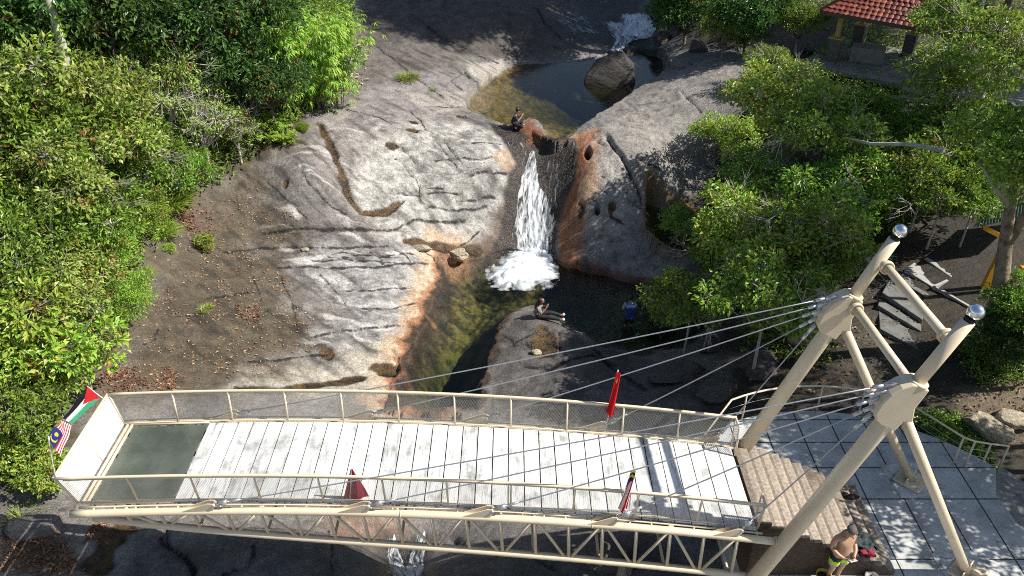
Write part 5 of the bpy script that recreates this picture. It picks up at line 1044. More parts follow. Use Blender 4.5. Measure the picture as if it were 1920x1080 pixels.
# ================================================================== people
def skin_mesh(name, nodes, edges, material, parent, add=0.0, levels=2, root=0, xf=None):
    """nodes {key: (x,y,z,r)} -> one continuous skinned surface"""
    keys = [k for k in nodes if any(k in e for e in edges)]; ix = {k: i for i, k in enumerate(keys)}
    off = wloc(parent); me = bpy.data.meshes.new(name)
    vs = [((xf @ Vector(nodes[k][:3])) if xf else Vector(nodes[k][:3])) - off for k in keys]
    me.from_pydata(vs, [(ix[a], ix[b]) for a, b in edges], []); o = link_mesh(name, me, material, parent)
    md = o.modifiers.new('skin', 'SKIN'); md.use_smooth_shade = True; md.branch_smoothing = .3
    sv = me.skin_vertices[0].data
    for k in keys: r = nodes[k][3] + add; sv[ix[k]].radius = (r, r)
    sv[root].use_root = True
    ss = o.modifiers.new('smooth', 'SUBSURF'); ss.levels = levels; ss.render_levels = levels
    return o
M_SKIN = simple('warm_skin', (.42,.24,.15), .5, var=.08, scale=8); M_SKIN2 = simple('brown_skin', (.28,.16,.10), .5, var=.08, scale=8)
M_BLACK = simple('black_cloth', (.015,.014,.016), .85, var=.3, scale=12, bump=.3, bscale=25); M_NAVY = simple('navy_cloth', (.018,.024,.05), .8, var=.3, scale=12, bump=.3, bscale=25)
M_GREYC = simple('grey_cloth', (.22,.215,.225), .85, var=.2, scale=14, bump=.3, bscale=25); M_HAIR = simple('dark_hair', (.022,.016,.013), .45, var=.4, scale=30, bump=.5, bscale=60); M_BROWNH = simple('dark_brown_headscarf', (.055,.026,.022), .8, var=.3, scale=10, bump=.4, bscale=20)
M_GREYH = simple('greying_short_hair', (.075,.072,.07), .6, var=.45, scale=40, bump=.6, bscale=80)
def limbs(P, chain): return [(chain[i], chain[i + 1]) for i in range(len(chain) - 1)]
def hand(nodes, edges, wrist, palm, d, side, curl, tag_, s=1.0):
    """palm with four unequal fingers and a thumb; d = finger direction, side = thumb side, curl = bend direction"""
    d, side, curl = (Vector(q).normalized() for q in (d, side, curl)); p = Vector(palm)
    for k, (off, L) in enumerate(((.030, .072), (.010, .080), (-.010, .075), (-.029, .058))):
        a, b, c = f'{tag_}f{k}a', f'{tag_}f{k}b', f'{tag_}f{k}c'; q0 = p + d * .04 + side * off; q1 = q0 + (d + curl * .35).normalized() * L * .5 * s; q2 = q1 + (d * .55 + curl).normalized() * L * .5 * s
        nodes[a] = (*q0, .0105); nodes[b] = (*q1, .0095); nodes[c] = (*q2, .008); edges += [(palm_key(tag_), a), (a, b), (b, c)]
    a, b = tag_ + 'ta', tag_ + 'tb'; q0 = p + side * .038 + d * .0; q1 = q0 + (side * .5 + d * .7 + curl * .5).normalized() * .045
    nodes[a] = (*q0, .013); nodes[b] = (*q1, .010); edges += [(palm_key(tag_), a), (a, b)]
def palm_key(t): return t + 'palm'
def head_detail(parent, xf, c, fwd, r, skin):
    """ears, nose, eyes and mouth as one small mesh under the body"""
    mb = MB(); f = Vector(fwd).normalized(); s = f.cross(Vector((0, 0, 1))).normalized(); u = s.cross(f); c = Vector(c)
    T = lambda p: tuple(xf @ p)
    for k in (-1, 1): mb.ball(T(c + s * k * r * .92), (r * .16, r * .16, r * .28), 8)
    mb.ball(T(c + f * r * 1.02 - u * r * .12), (r * .15, r * .15, r * .22), 8); o = mb.build('face_feature', skin, parent)
    mb = MB()
    for k in (-1, 1): mb.ball(T(c + f * r * .88 + s * k * r * .36 + u * r * .1), r * .11, 8)
    mb.ball(T(c + f * r * .9 - u * r * .5), (r * .12, r * .24, r * .06), 8); mb.build('eye', M_HAIR, parent)
# --- man in swim shorts (front looks to -Y, turned a little to +X)
mp = at_z(1560, 1091, 0); man = empty('person', (mp[0], mp[1], 0), 'bare chested man in swim shorts looking down at a phone beside the stairs', 'person')
XF = Matrix.Translation((mp[0], mp[1], .004)) @ Matrix.Rotation(R(14), 4, 'Z')
nd = {'pel': (0,.02,.92,.150), 'bel': (0,-.015,1.06,.160), 'wai': (0,.0,1.16,.155), 'che': (0,.02,1.30,.165), 'nek0': (0,.02,1.43,.085), 'nek': (0,-.025,1.49,.058), 'hd0': (0,-.075,1.565,.082), 'hd1': (0,-.085,1.65,.088), 'hd2': (0,-.075,1.70,.05), 'jaw': (0,-.135,1.55,.05)}
ed = limbs(nd, ['pel', 'bel', 'wai', 'che', 'nek0', 'nek', 'hd0', 'hd1', 'hd2']) + [('hd0', 'jaw')]
for sg, t in ((1, 'R'), (-1, 'L')):
    nd.update({t + 'sh': (sg * .185,.03,1.40,.075), t + 'up': (sg * .235,.045,1.27,.058), t + 'el': (sg * .265,.035,1.12,.046), t + 'fo': (sg * .20,-.12,1.06,.043), t + 'wr': (sg * .115,-.215,1.03,.029), t + 'palm': (sg * .075,-.265,1.035,.034),
               t + 'hip': (sg * .095,.02,.86,.105), t + 'th': (sg * .105,.005,.68,.088), t + 'kn': (sg * .11,-.005,.48,.058), t + 'ca': (sg * .112,.03,.34,.056), t + 'an': (sg * .112,.03,.09,.036), t + 'he': (sg * .112,.045,.045,.038), t + 'ba': (sg * .12,-.09,.035,.036), t + 'to': (sg * .125,-.16,.028,.026)})
    ed += limbs(nd, ['che', t + 'sh', t + 'up', t + 'el', t + 'fo', t + 'wr', t + 'palm']) + limbs(nd, ['pel', t + 'hip', t + 'th', t + 'kn', t + 'ca', t + 'an', t + 'he']) + limbs(nd, [t + 'an', t + 'ba', t + 'to'])
    hand(nd, ed, None, nd[t + 'palm'][:3], (-sg * .8, -.55, 0), (0, -.1, 1), (0, -.5, .4), t)
skin_mesh('body', nd, ed, M_SKIN, man, xf=XF); head_detail(man, XF, (0,-.10,1.61), (0,-.85,-.55), .092, M_SKIN)
MB().ball(XF @ Vector((0,-.062,1.675)), (.098,.108,.078), 18, rot=Matrix.Rotation(R(22), 3, 'X')).build('hair', M_GREYH, man)
sh = {k: nd[k] for k in ('pel', 'bel')}; sh['pel'] = (0,.02,.93,.168); sh['bel'] = (0,.0,1.02,.166)
for sg, t in ((1, 'R'), (-1, 'L')): sh[t + 'hip'] = (sg * .10,.02,.84,.128); sh[t + 'th'] = (sg * .112,.005,.70,.122); sh[t + 'hem'] = (sg * .118,.0,.55,.115)
sx = skin_mesh('swim_shorts', sh, [('bel', 'pel'), ('pel', 'Rhip'), ('Rhip', 'Rth'), ('Rth', 'Rhem'), ('pel', 'Lhip'), ('Lhip', 'Lth'), ('Lth', 'Lhem')], None or M_BLACK, man, xf=XF)
def shorts_mat():
    m, n, l, p = mat('banded_swim_cloth'); g = N(n, 'ShaderNodeNewGeometry'); s = N(n, 'ShaderNodeSeparateXYZ'); l.new(g.outputs['Position'], s.inputs[0]); nz = N(n, 'ShaderNodeTexNoise'); nz.inputs['Scale'].default_value = 9; l.new(g.outputs['Position'], nz.inputs['Vector'])
    ad = N(n, 'ShaderNodeMath', operation='MULTIPLY_ADD'); l.new(nz.outputs['Fac'], ad.inputs[0]); ad.inputs[1].default_value = .08; l.new(s.outputs['Z'], ad.inputs[2])
    mr = N(n, 'ShaderNodeMapRange'); mr.inputs[1].default_value = .45; mr.inputs[2].default_value = 1.1; l.new(ad.outputs[0], mr.inputs[0]); r = ramp(n, [(0, (.33,.33,.34)), (.42, (.50,.72,.04)), (.56, (.015,.015,.018))]); r.color_ramp.interpolation = 'CONSTANT'; l.new(mr.outputs[0], r.inputs[0]); l.new(r.outputs[0], p.inputs['Base Color']); p.inputs['Roughness'].default_value = .8; return m
sx.data.materials[0] = shorts_mat()
MB().tube([XF @ Vector((.0,-.175,.95)), XF @ Vector((.015,-.19,.86)), XF @ Vector((.0,-.18,.78))], .012, 6).build('drawstring', simple('lime_cord', (.5,.72,.04), .7), man)
ph = MB().box(XF @ Vector((.0,-.335,1.075)), (.15,.075,.012), (XF.to_3x3() @ Matrix.Rotation(R(-25), 3, 'X')), bevel=.004).build('phone', simple('pale_phone', (.5,.5,.52), .3)); tag(ph, 'pale phone held in both hands by the bare chested man', 'phone')
# --- seated figures (local front = +X, sitting on z = 0)
def seated(px, label, hair_m, top_m, leg_m, skin_m, cross=False, rot=0.0, long_hair=True, shoe=None, s=1.0, dzv=0.0):
    g = hit(*px); z = ground(g[0], g[1]); root = empty('person', (g[0], g[1], z), label, 'person'); X = Matrix.Translation((g[0], g[1], z + dzv)) @ Matrix.Rotation(R(rot), 4, 'Z') @ Matrix.Scale(s, 4)
    nd = {'pel': (0,0,.13,.135), 'wai': (.0,0,.28,.115), 'che': (.06,0,.45,.125), 'nek0': (.12,0,.57,.07), 'nek': (.15,0,.62,.048), 'hd0': (.19,0,.69,.075), 'hd1': (.20,0,.78,.083), 'hd2': (.19,0,.83,.045)}
    ed = limbs(nd, ['pel', 'wai', 'che', 'nek0', 'nek', 'hd0', 'hd1', 'hd2']); arms, legs = [], []
    for sg, t in ((1, 'L'), (-1, 'R')):
        nd.update({t + 'sh': (.08, sg * .165,.54,.058), t + 'el': (.17, sg * .21,.32,.042), t + 'wr': (.33, sg * .10,.48,.028), t + 'palm': (.36, sg * .07,.53,.032)})
        if cross: nd.update({t + 'hip': (.06, sg * .10,.11,.09), t + 'kn': (.38, sg * .30,.13,.062), t + 'an': (.36, -sg * .08,.07,.04), t + 'to': (.50, -sg * .12,.05,.03)})
        else: nd.update({t + 'hip': (.08, sg * .09,.11,.09), t + 'kn': (.50, sg * .13,.17 if sg > 0 else .13,.066), t + 'an': (.88, sg * .14,.07,.042), t + 'to': (1.0, sg * .16,.12,.03)})
        ed += limbs(nd, ['che', t + 'sh', t + 'el', t + 'wr', t + 'palm']) + limbs(nd, ['pel', t + 'hip', t + 'kn', t + 'an', t + 'to'])
        hand(nd, ed, None, nd[t + 'palm'][:3], (.3, -sg * .3, .9), (.4, 0, .2), (.3, -sg * .7, 0), t)
    skin_mesh('body', nd, ed, skin_m, root, xf=X); head_detail(root, X, (.21,0,.73), (.9,0,-.35), .083 * s, skin_m)
    e2 = [('pel', 'wai'), ('wai', 'che'), ('che', 'nek0')] + [e for t in 'LR' for e in limbs(nd, ['che', t + 'sh', t + 'el'])]; skin_mesh('shirt', nd, e2, top_m, root, add=.022, xf=X)
    e3 = [('pel', 'wai')] + [e for t in 'LR' for e in limbs(nd, ['pel', t + 'hip', t + 'kn', t + 'an'])]; nd3 = dict(nd); nd3['wai'] = (0,0,.22,.12); skin_mesh('trousers', nd3, e3, leg_m, root, add=.020, xf=X)
    if long_hair:
        nh = {'a': (.19,0,.83,.088), 'b': (.13,0,.76,.095), 'c': (.07,0,.62,.10), 'd': (.0,0,.46,.10), 'e': (-.03,0,.36,.07)}; skin_mesh('headscarf', nh, limbs(nh, list('abcde')), hair_m, root, xf=X)
    else: MB().ball(X @ Vector((.175,0,.785)), (.098 * s,.094 * s,.098 * s), 16).build('hair', hair_m, root)
    if shoe:
        mb = MB()
        for t in 'LR': p, q = Vector(nd[t + 'an'][:3]), Vector(nd[t + 'to'][:3]); mb.tube([X @ (p + Vector((.02,0,-.03))), X @ q], .052 * s, 8)
        mb.build('sandal', shoe, root)
seated((1006, 596), 'person in grey top and black trousers sitting on the rock by the lower pool', M_BROWNH, M_GREYC, M_BLACK, M_SKIN2, rot=-6, shoe=simple('pale_sandal', (.5,.46,.42), .6), s=1.02)
seated((963, 238), 'person in dark navy clothes sitting cross legged at the edge of the upper pool', M_HAIR, M_NAVY, M_BLACK, M_SKIN, cross=True, long_hair=False, s=1.05, dzv=.04)
# --- wader with a blue backpack, seen from behind (front = +Y)
g = at_z(1178, 612, WL_LOW); root = empty('person', (g[0], g[1], WL_LOW - .38), 'person with a blue backpack wading in the lower pool beside the green trees', 'person'); X = Matrix.Translation((g[0], g[1], WL_LOW - .38))
nd = {'pel': (0,0,.92,.14), 'wai': (0,0,1.08,.125), 'che': (0,.02,1.28,.14), 'nek0': (0,.03,1.42,.075), 'nek': (0,.05,1.48,.05), 'hd0': (0,.08,1.55,.075), 'hd1': (0,.09,1.64,.085), 'hd2': (0,.08,1.69,.045)}; ed = limbs(nd, ['pel', 'wai', 'che', 'nek0', 'nek', 'hd0', 'hd1', 'hd2'])
for sg, t in ((1, 'R'), (-1, 'L')):
    nd.update({t + 'sh': (sg * .175,.02,1.39,.065), t + 'el': (sg * .25,.03,1.12,.045), t + 'wr': (sg * .22,.20,1.0,.03), t + 'palm': (sg * .19,.27,1.0,.034), t + 'hip': (sg * .09,0,.86,.10), t + 'kn': (sg * .10,.02,.48,.06), t + 'an': (sg * .10,-.01,.09,.04), t + 'to': (sg * .11,.16,.03,.03)})
    ed += limbs(nd, ['che', t + 'sh', t + 'el', t + 'wr', t + 'palm']) + limbs(nd, ['pel', t + 'hip', t + 'kn', t + 'an', t + 'to']); hand(nd, ed, None, nd[t + 'palm'][:3], (-sg * .3, .9, 0), (0, 0, 1), (-sg * .6, .2, 0), t)
skin_mesh('body', nd, ed, M_SKIN2, root, xf=X); head_detail(root, X, (0,.10,1.59), (0,1,-.2), .085, M_SKIN2); MB().ball(X @ Vector((0,.075,1.63)), (.098,.10,.105), 16).build('hair', M_HAIR, root)
skin_mesh('shirt', nd, [('pel', 'wai'), ('wai', 'che'), ('che', 'nek0')] + [e for t in 'RL' for e in limbs(nd, ['che', t + 'sh', t + 'el'])], simple('pale_blue_cloth', (.30,.34,.42), .8, var=.15, bump=.3, bscale=20), root, add=.025, xf=X)
skin_mesh('shorts', nd, [('wai', 'pel')] + [e for t in 'RL' for e in limbs(nd, ['pel', t + 'hip', t + 'kn'])], M_BLACK, root, add=.028, xf=X)
bp = empty('backpack', tuple(X @ Vector((0,-.2,.95))), 'blue backpack with pale blotches worn by the wading person', 'backpack'); mb = MB(); mb.box(X @ Vector((0,-.235,1.16)), (.36,.20,.52), bevel=.06); mb.build('pack', simple('blue_pack_cloth', (.020,.05,.20), .7, var=.3, scale=7, dirt=(.45,.50,.62), dirt_at=(.60,.64)), bp)
mb = MB(); mb.box(X @ Vector((0,-.20,1.40)), (.32,.17,.10), bevel=.04); mb.build('flap', simple('pale_pack_cloth', (.32,.38,.48), .7), bp)
for sg in (-1, 1): MB().tube([X @ Vector((sg * .12,-.14,1.38)), X @ Vector((sg * .13,.02,1.47)), X @ Vector((sg * .14,.17,1.36)), X @ Vector((sg * .13,.16,1.12)), X @ Vector((sg * .14,-.13,.98))], .02, 6).build('strap', M_NAVY, bp)
# ================================================================== belongings on and by the stairs
def step_z(x): return max(0, 1.58 - rise * max(0, math.floor((x - SX0) / stp)))
def blob(name, c, size, m, seed, label, cat, parent=None, rough=.35, flat=True, sub=4):
    bm = bmesh.new(); bmesh.ops.create_icosphere(bm, subdivisions=sub, radius=1); rng = np.random.default_rng(seed); o1 = rng.uniform(0, 99, 3)
    co = np.array([v.co for v in bm.verts]); k = 1 + rough * (gnoise(co[:, 0] * 1.7 + o1[0], co[:, 1] * 1.7 + co[:, 2] * 1.3 + o1[1], seed) + .5 * gnoise(co[:, 0] * 4 + o1[2], co[:, 2] * 4 + co[:, 1] * 3, seed + 1))
    co = co * k[:, None] * np.array(size)
    if flat: co[:, 2] = np.maximum(co[:, 2], -.12 * size[2])
    V = [tuple(Vector(c) + Vector(p)) for p in co]; F_ = [[v.index for v in f.verts] for f in bm.faces]; bm.free(); mb = MB(); mb.add(V, F_, None, True); o = mb.build(name, m, parent)
    if label: tag(o, label, cat)
    return o
def on_step(u, v):
    for z in np.arange(1.6, -.01, -.01):
        p = at_z(u, v, z)
        if p[1] > SY1 or abs(step_z(p[0]) - z) < .008: return p
    return at_z(u, v, 0)
p = at_z(1622, 1040, .45); z0 = step_z(p[0]); cx, cy = p[0], SY0 + .28
cl = empty('clothes_pile', (cx, cy, step_z(cx)), 'crumpled pile of dark patterned and red clothes on the lower stairs behind the man', 'clothes')
blob('shirt', (cx - .02, cy + .12, step_z(cx - .02) + .05), (.25,.20,.14), simple('dark_printed_cloth', (.02,.035,.04), .85, var=.4, scale=10, dirt=(.25,.28,.30), dirt_at=(.6,.64), bump=.5, bscale=18), 4, None, None, cl, .5); blob('red_cloth', (cx + .06, cy - .10, step_z(cx + .06) + .04), (.15,.10,.08), simple('crimson_cloth', (.28,.015,.035), .85, var=.3, scale=9, bump=.5, bscale=18), 5, None, None, cl, .5)
blob('white_cloth', (cx - .16, cy + .22, step_z(cx - .16) + .05), (.16,.09,.06), simple('white_cloth', (.7,.66,.68), .8, var=.1, bump=.4, bscale=18), 6, None, None, cl, .5)
bx_ = cx - .33; tag(MB().ball((bx_, SY0 + .45, step_z(bx_) + .12), (.13,.11,.17), 18, rot=Matrix.Rotation(R(25), 3, 'Y')).build('round_bag', simple('dark_grey_padded_cloth', (.035,.035,.04), .6, var=.3, scale=10, bump=.3)), 'small rounded dark grey bag standing on the stairs behind the man', 'bag')
q = on_step(1592, 932)
for k, (dx, dy) in enumerate(((-.14,.05), (.06,-.03))):
    x_, y_ = q[0] + dx, min(q[1], SY1 - .3) + dy; tag(blob('dark_shoe', (x_, y_, step_z(x_) + .035), (.15,.07,.06), M_BLACK, 8 + k, None, None, None, .2), ['black shoe on the upper step edge, the left one', 'black shoe with loose strap lying right of the other shoe'][k], 'shoe', 'shoes left on the stairs')
def lathe(prof, c, n=24):
    mb = MB(); V = [(c[0] + r * math.cos(2 * math.pi * k / n), c[1] + r * math.sin(2 * math.pi * k / n), c[2] + z) for r, z in prof for k in range(n)]
    mb.add(V, [(i * n + k, i * n + (k + 1) % n, (i + 1) * n + (k + 1) % n, (i + 1) * n + k) for i in range(len(prof) - 1) for k in range(n)], None, True); return mb
bk = at_z(1528, 1062, 0); b = empty('bucket', (bk[0], min(bk[1], SY0 - .2), 0), 'dark bucket with a yellow side standing in the shade left of the man', 'bucket'); by_ = b.location.y
M_BUCK = simple('yellow_plastic', (.50,.40,.03), .5, var=.15); lathe([(0, .01), (.115, .01), (.15, .27), (.158, .28), (.145, .275), (.11, .03), (0, .03)], (bk[0], by_, 0)).build('pail', M_BUCK, b); lathe([(0, .20), (.135, .20)], (bk[0], by_, 0)).build('dark_content', M_BLACK, b); MB().tube([(bk[0] + .155 * math.cos(t), by_ - .02 - .10 * math.sin(t), .27 - .10 * math.sin(t)) for t in np.linspace(0, math.pi, 10)], .006, 6).build('handle', M_GALV, b)
bb = (cx + .1, SY0 - .17); tag(lathe([(0, .0), (.10, .0), (.14, .05), (.15, .16), (.14, .17), (.09, .04), (0, .03)], (bb[0], bb[1], 0)).build('grey_basin', simple('dull_grey_plastic', (.16,.15,.14), .5)), 'dull grey basin on the plaza under the pile of clothes', 'basin')
# ================================================================== flags
def cloth(fn, nu, nv, colf, m, name, parent):
    V = [tuple(fn(i / nu, j / nv)) for j in range(nv + 1) for i in range(nu + 1)]; mb = MB()
    mb.v = V
    for j in range(nv):
        for i in range(nu): mb.f.append((j * (nu + 1) + i, j * (nu + 1) + i + 1, (j + 1) * (nu + 1) + i + 1, (j + 1) * (nu + 1) + i)); mb.c.append(colf((i + .5) / nu, (j + .5) / nv)); mb.sm.append(True)
    return mb.build(name, m, parent)
M_FLAG = attr_mat('thin_flag_cloth', rough=.8, var=.06, scale=9, spec=.2, bump=.15, translucent=.4)
RED, WHT, BLK, GRN, BLU, YEL = (.55,.02,.025), (.75,.75,.75), (.012,.012,.014), (.05,.36,.19), (.02,.03,.16), (.75,.55,.03)
def tri_flag(u, v):            # u along the fly from the hoist, v down
    if u < .42 * (1 - abs(2 * v - 1)): return RED
    return BLK if v < 1 / 3 else WHT if v < 2 / 3 else GRN
def stripes(u, v):
    if u < .5 and v < .57:
        d = math.hypot((u - .2) / .55, v - .285); d2 = math.hypot((u - .235) / .55, v - .285); d3 = math.hypot((u - .34) / .55, v - .285)
        return YEL if (d < .2 and d2 > .165) or d3 < .10 else BLU
    return RED if int(v * 14) % 2 == 0 else WHT
def pole(name, a, b, parent, r=.012): return MB().tube([a, b], r, 8).build(name, simple('white_flag_pole', (.65,.63,.60), .5), parent)
def quad_flag(A, Bp, Cp, Dp, wave=.05, k=2.2):
    """A hoist top, Bp fly top, Cp fly bottom, Dp hoist bottom"""
    A, Bp, Cp, Dp = map(Vector, (A, Bp, Cp, Dp)); n = (Bp - A).cross(Dp - A).normalized()
    def f(u, v):
        p = (A * (1 - u) + Bp * u) * (1 - v) + (Dp * (1 - u) + Cp * u) * v; return p + n * (wave * u * math.sin(u * k * math.pi + v * 1.5) + .02 * math.sin(v * 5 + u * 7))
    return f
zt = dz(XL) + RH
f = empty('flag', tuple(TF), 'black, white and green flag with red triangle at the far tip corner', 'flag'); tp = at_y(163, 724, TF.y + .15); pole('flag_pole', TF - Vector((0,0,.3)), tp, f)
yv = TF.y - .1; P_ = lambda u, v, y: Vector(at_y(u, v, y))
cloth(quad_flag(P_(164, 725, yv + .2), P_(117, 785, yv - .5), P_(134, 796, yv - .5), P_(188, 746, yv + .1), .05), 42, 30, tri_flag, M_FLAG, 'flag_cloth', f)
f = empty('flag', tuple(TN), 'red and white striped flag with blue canton at the near tip corner', 'flag'); pole('flag_pole', TN - Vector((0,0,.25)), P_(91, 818, TN.y + .15), f)
cloth(quad_flag(P_(91, 819, TN.y + .15), P_(115, 783, TN.y + .75), P_(137, 797, TN.y + .75), P_(112, 857, TN.y + .03), .05), 56, 42, stripes, M_FLAG, 'flag_cloth', f)
x_ = B(2.1, 0).x; pb, ptop = B(2.05, HW + .1, .1), P_(1159, 694, B(2.05, HW + .1).y + .02); f = empty('flag', tuple(pb), 'bright red flag hanging from a short pole on the far railing', 'flag'); pole('flag_pole', pb, ptop, f)
yy = pb.y - .06
def redc(u, v): return YEL if (math.hypot((u - .55) / .9, (v - .2) * 1.8) < .085) else RED
def drape(top, bot_l, bot_r, w0=.06):
    top, bl, br = map(Vector, (top, bot_l, bot_r))
    def fn(u, v): p = top * (1 - v) + (bl * (1 - u) + br * u) * v + (br - bl).normalized() * w0 * (u - .5) * (1 - v); return p + Vector((0, -1, 0)) * (.045 * math.sin(u * 9 + v * 3) * (.3 + v))
    return fn
cloth(drape(P_(1160, 698, yy), P_(1135, 777, yy - .03), P_(1151, 782, yy - .03), .10), 20, 40, redc, M_FLAG, 'flag_cloth', f)
pb = B(-3.15, -HW + .06, .05); pt_ = P_(659, 874, pb.y); f = empty('flag', tuple(pb), 'dull red flag draped in a cone shape against the near railing mesh', 'flag'); pole('flag_pole', pb, pt_, f)
cloth(drape(P_(659, 878, pb.y), P_(643, 938, pb.y + .03), P_(692, 934, pb.y + .03), .03), 26, 30, lambda u, v: (.30,.022,.05), M_FLAG, 'flag_cloth', f)
pb = B(2.25, -HW - .1, .1); pt_ = P_(1188, 878, pb.y); f = empty('flag', tuple(pb), 'furled striped flag with dark blue top hanging on the near railing beside the cross shadows', 'flag'); pole('flag_pole', pb, pt_, f)
cloth(drape(P_(1188, 882, pb.y - .04), P_(1156, 958, pb.y - .06), P_(1176, 958, pb.y - .06), .09), 28, 36, lambda u, v: (BLU if v > .06 and not (.12 < v < .16) else YEL) if v < .42 - .25 * u else (RED if int((u * 5 + v * 2)) % 2 == 0 else WHT), M_FLAG, 'flag_cloth', f)
# ================================================================== boulders and loose stones
def boulder(px, size, m, seed, label, name='boulder', sink=.2, rough=.35, rot=0, grp=None, dzv=0.0, planes=5):
    g = hit(*px); z = ground(g[0], g[1]) + dzv; bm = bmesh.new(); bmesh.ops.create_icosphere(bm, subdivisions=5, radius=1); rng = np.random.default_rng(seed); co = np.array([v.co for v in bm.verts]); o1 = rng.uniform(0, 50, 3)
    co *= (1 + rough * .6 * fbm(co[:, 0] * 1.1 + o1[0], co[:, 1] * 1.1 + co[:, 2] * .9 + o1[1], seed, 3))[:, None]
    for k in range(planes):                                   # split faces
        nv = unit(rng.normal(size=3) + np.array([0, 0, .3])); h = rng.uniform(.5, .8); d = co @ nv; co -= np.outer(np.maximum(0, d - h) * .88, nv)
    co += .03 * np.c_[fbm(co[:, 0] * 5, co[:, 1] * 5 + co[:, 2] * 4, seed + 9, 3), fbm(co[:, 1] * 5, co[:, 2] * 5, seed + 8, 3), fbm(co[:, 2] * 5 + 3, co[:, 0] * 5, seed + 7, 3)]
    co *= np.array(size); c, s_ = math.cos(R(rot)), math.sin(R(rot)); co[:, :2] = np.c_[co[:, 0] * c - co[:, 1] * s_, co[:, 0] * s_ + co[:, 1] * c]
    V = co + np.array([g[0], g[1], z + size[2] * (.75 - sink)]); mb = MB(); mb.add(V, [[v.index for v in f.verts] for f in bm.faces], None, True); bm.free(); o = mb.build(name, m); return tag(o, label, 'rock', grp)
g = at_z(1150, 162, WL_UP); V_ = [(-1.7,-.5,-1),(1.25,-.7,-1),(1.5,.6,-1),(-1.2,.9,-1),(-1.45,-.35,.35),(1.15,-.45,.5),(1.2,.5,.75),(-.8,.7,.9),(-.35,-.1,1.35),(.55,0,1.5),(.35,.45,1.45)]
bm = bmesh.new(); [bm.verts.new((x + g[0], y + g[1] + 1.0, z + WL_UP)) for x, y, z in V_]; bmesh.ops.convex_hull(bm, input=bm.verts[:]); bmesh.ops.bevel(bm, geom=bm.edges[:], offset=.09, segments=2, affect='EDGES', profile=.5); bmesh.ops.triangulate(bm, faces=bm.faces[:]); bmesh.ops.subdivide_edges(bm, edges=bm.edges[:], cuts=3, use_grid_fill=True); bm.verts.index_update()
co = np.array([v.co for v in bm.verts]); d3 = .08 * fbm(co[:, 0] * 1.6 + co[:, 2], co[:, 1] * 1.6 + co[:, 2], 77, 4); co += d3[:, None] * np.array([.6, -.4, .8]); mb = MB(); mb.add(co, [[v.index for v in f.verts] for f in bm.faces], None, True); bm.free(); tag(mb.build('boulder', rock_shader('dark_shaded_boulder_rock', False, (.06,.05,.044))), 'big brown boulder standing in the upper pool', 'rock')  # boulder colour lowered to stand in for the tree shade on it
boulder((860,480), (.42,.34,.28), M_ROCKP, 3, 'pale rounded boulder at the upper left corner of the lower pool', sink=.45); boulder((1006,659), (.20,.15,.12), M_ROCKP, 4, 'small white stone in the rock pool on the dark rock', 'stone', .2); boulder((511 + 60,463), (.16,.12,.1), M_ROCKP, 5, 'small pale stone on the ledge of the left slab', 'stone', .2)
boulder((790,462), (.55,.22,.14), M_ROCKP, 6, 'flat pale stone in the brown trickle above the lower pool', 'stone', .4)
boulder((905,190), (.3,.25,.1), M_ROCK, 7, 'flat stone under the water at the left side of the upper pool', 'stone', .5)
for i, (u, v, sz, lab) in enumerate([(1265,705,(.9,.6,.5),'dark boulder right of the sitting rock, below the blue backpack'),(1345,735,(.7,.5,.35),'dark boulder behind the plaza railing curve'),(1420,690,(.8,.6,.4),'dark boulder under the trees above the plaza railing'),(1330,655,(.5,.4,.3),'dark rock at the water edge under the trees'),(1500,640,(.6,.5,.35),'dark rock in the shade left of the far mast'),(1245,590,(.5,.4,.25),'wet dark rock near the blue backpack'),(1565,140,(.55,.4,.35),'grey rock left of the pavilion floor'),(1515,95,(.4,.3,.3),'grey rock left of the stone pillar'),(1535,125,(.3,.3,.22),'smallest grey rock by the pavilion floor'),(1840,805,(.7,.5,.35),'tan rock on the path beyond the bending railing'),(1900,790,(.5,.4,.25),'tan rock further along the path at the right edge'),(1240,75,(1.0,.7,.5),'dark rock right of the white rapids'),(1275,125,(.8,.6,.3),'grey rock between the upper pool and the dark bush'),(1310,95,(.6,.5,.4),'dark rock under the shaded trees at the top'),(1540,300,(.7,.5,.5),'dark rock in the gap of the right canopy'),(1150,1050,(.7,.5,.35),'dark rock below the bridge truss'),(1170,1075,(.25,.2,.28),'pale pointed stone at the bottom edge below the truss')]):
    boulder((u, v), sz, M_ROCKP if 'pale' in lab or 'tan' in lab else (M_ROCK if 'grey' in lab else M_ROCKD), 20 + i, lab, 'boulder' if sz[0] > .55 else 'stone', .3, rot=i * 37)
